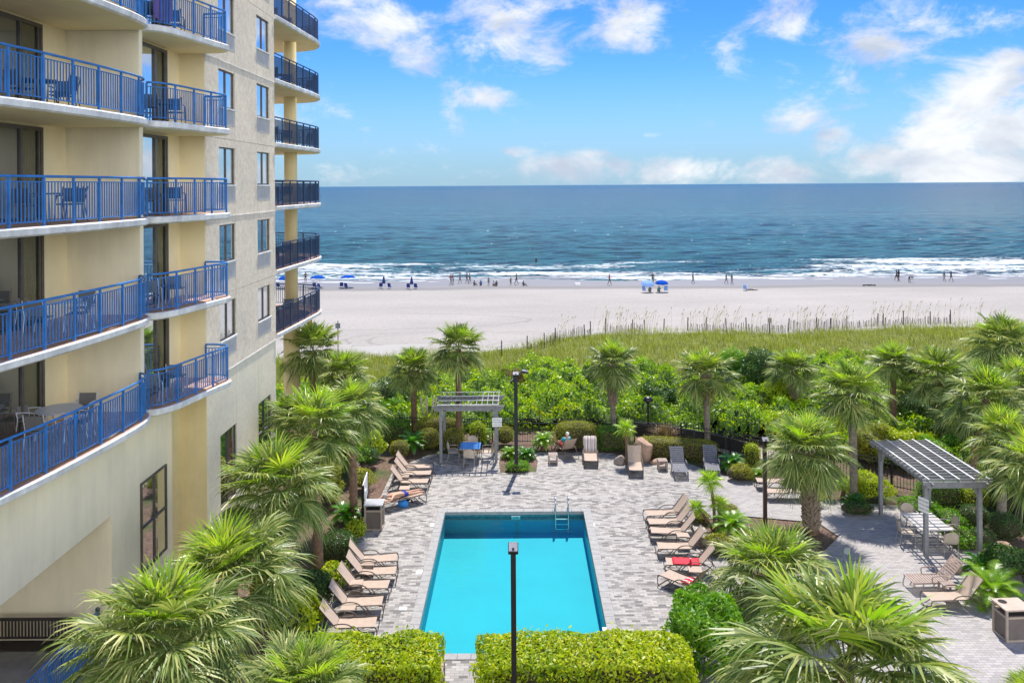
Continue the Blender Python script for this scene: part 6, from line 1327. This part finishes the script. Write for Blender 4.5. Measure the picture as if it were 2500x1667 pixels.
def beach_chair(mat):
    t_ = thing('beach_chair', 'x', 'beach chair', (0, 0, 0), 0, 'beach chairs on the sand'); MB().box((0, -.05, .26), (.52, .48, .03), Matrix.Rotation(R(-8), 3, 'X')).build('seat', mat, t_); MB().box((0, .3, .56), (.52, .03, .66), Matrix.Rotation(R(-22), 3, 'X')).build('backrest', mat, t_)
    for sx in (-.28, .28): MB().tube([(sx, -.3, 0), (sx, .2, .32), (sx, .44, .86)], .017, 6).build('frame_side', WHITE, t_); MB().tube([(sx, .3, 0), (sx, -.24, .44), (sx, .2, .46)], .017, 6).build('armrest', WHITE, t_)
    return t_
bc = beach_chair(NBLUE); bp = beach_chair(PBLUE)
def bch(pr, px, py, rz, lb): copy_tree(pr, None, BP(px, py), R(rz), lb)
umbrella('open blue beach umbrella right of the column, its front chairs hidden by the railing', BP(776, 703), LBLUE, tilt=R(-6)); umbrella('open blue beach umbrella, second from the column', BP(850, 702), LBLUE, tilt=R(-6), rz=.3); umbrella('open blue beach umbrella half hidden by the yellow column', BP(700, 703), LBLUE, tilt=R(5))
umbrella('folded blue beach umbrella between two chairs, the left of two folded ones', BP(937, 704), NBLUE, False); umbrella('folded blue beach umbrella with chairs, the right of two folded ones', BP(1005, 706), NBLUE, False)
umbrella('pale blue tilted beach umbrella beside a bright blue one', BP(1580, 713), PBLUE, tilt=R(18), r=1.0, h=1.75); umbrella('bright blue beach umbrella right beside the pale blue one', BP(1615, 713), LBLUE, tilt=R(6), r=1.0, h=1.75)
for a in ((781, 705, 160, 'navy beach chair right of the umbrella nearest the column'), (768, 703, 185, 'navy beach chair left of the umbrella nearest the column'), (834, 702, 190, 'navy beach chair left of the second open umbrella'), (846, 704, 170, 'navy beach chair under the second open umbrella'), (930, 703, 190, 'navy beach chair left of the left folded umbrella'), (952, 704, 165, 'navy beach chair right of the left folded umbrella'), (997, 705, 185, 'navy beach chair left of the right folded umbrella'), (1016, 705, 170, 'navy beach chair right of the right folded umbrella'), (680, 703, 180, 'navy beach chair left of the column on the sand')): bch(bc, *a)
for a in ((1574, 714, 20, 'grey blue beach chair left of the pale blue umbrella'), (1626, 713, -10, 'grey blue beach chair right of the bright blue umbrella'), (1820, 709, 150, 'small beach chair standing alone beside a lying figure')): bch(bp, *a)
for pr in (bc, bp):
    for ch in list(pr.children): bpy.data.objects.remove(ch)
    bpy.data.objects.remove(pr)
a = BP(1410, 697); t_ = thing('cooler', 'white cooler box lying on the wet sand edge', 'cooler', a, .2); MB().box((0, 0, .17), (.8, .4, .34)).build('cooler_body', WHITE, t_, bevel=.03); MB().box((0, 0, .37), (.84, .44, .06)).build('lid', WHITE, t_, bevel=.02)
a = BP(2122, 698); m = MB(); m.tube(crom([(-1.0, 0, .1), (-.4, .05, .14), (.3, -.03, .12), (1.0, .06, .1)], 5), [.09 + .02 * math.sin(i) for i in range(16)], 9); m.tube([(.2, 0, .15), (.5, .1, .32)], [.04, .015], 6); o = m.build('driftwood', M('dark_driftwood', (.04, .03, .025), .9), None, smooth=True); o.location = a; tag(o, 'dark driftwood log lying on the wet sand at the right', 'log')
# ---------------------------------------------------------------- rocks
def rock(label, px, py, sx, sy, sz, mat, seed=0, tall=False):
    g = G(px, py); bm = bmesh.new(); bmesh.ops.create_icosphere(bm, subdivisions=4, radius=1); r_ = np.random.RandomState(seed)
    P_ = [(Vector(r_.normal(0, 1, 3)).normalized(), r_.uniform(.62, .95)) for _ in range(12)]
    for v in bm.verts:
        d = v.co.normalized(); k = 1.0
        for n_, o_ in P_:
            q = d.dot(n_)
            if q > o_ * .98: k = min(k, o_ / q)
        k *= 1 + .03 * nz(d.x * 6, d.y * 6 + d.z * 5, 1.5); v.co = Vector((d.x * sx * k, d.y * sy * k, d.z * sz * k + sz * (.75 if tall else .45)))
    me = bpy.data.meshes.new('boulder'); bm.to_mesh(me); bm.free(); me.materials.append(mat); o = bpy.data.objects.new('boulder', me); col.objects.link(o); o.location = (g.x, g.y, 0); return tag(o, label, 'boulder')
rock('upright tan boulder behind the tan lounger facing the pool', 1572, 1124, .5, .45, .68, ROCK, 1, True)
rock('small mossy boulder left of the bare trunk of the young palm', 1512, 1132, .28, .25, .3, ROCKG, 2)
rock('flat pink brown stone beside the slatted side table', 1602, 1131, .4, .25, .15, ROCK, 3)
rock('broad tan boulder among the shrubs at the right edge', 2452, 1388, .75, .55, .62, ROCK, 4)
rock('grey boulder below the slender three stemmed palm', 1712, 1330, .35, .3, .28, ROCKG, 5)
rock('low grey brown boulder beside the bright island cycad', 1838, 1345, .4, .3, .3, ROCKG, 6)
rock('small pale rock between the loungers and the right cycad', 2330, 1392, .3, .25, .28, ROCK, 7)
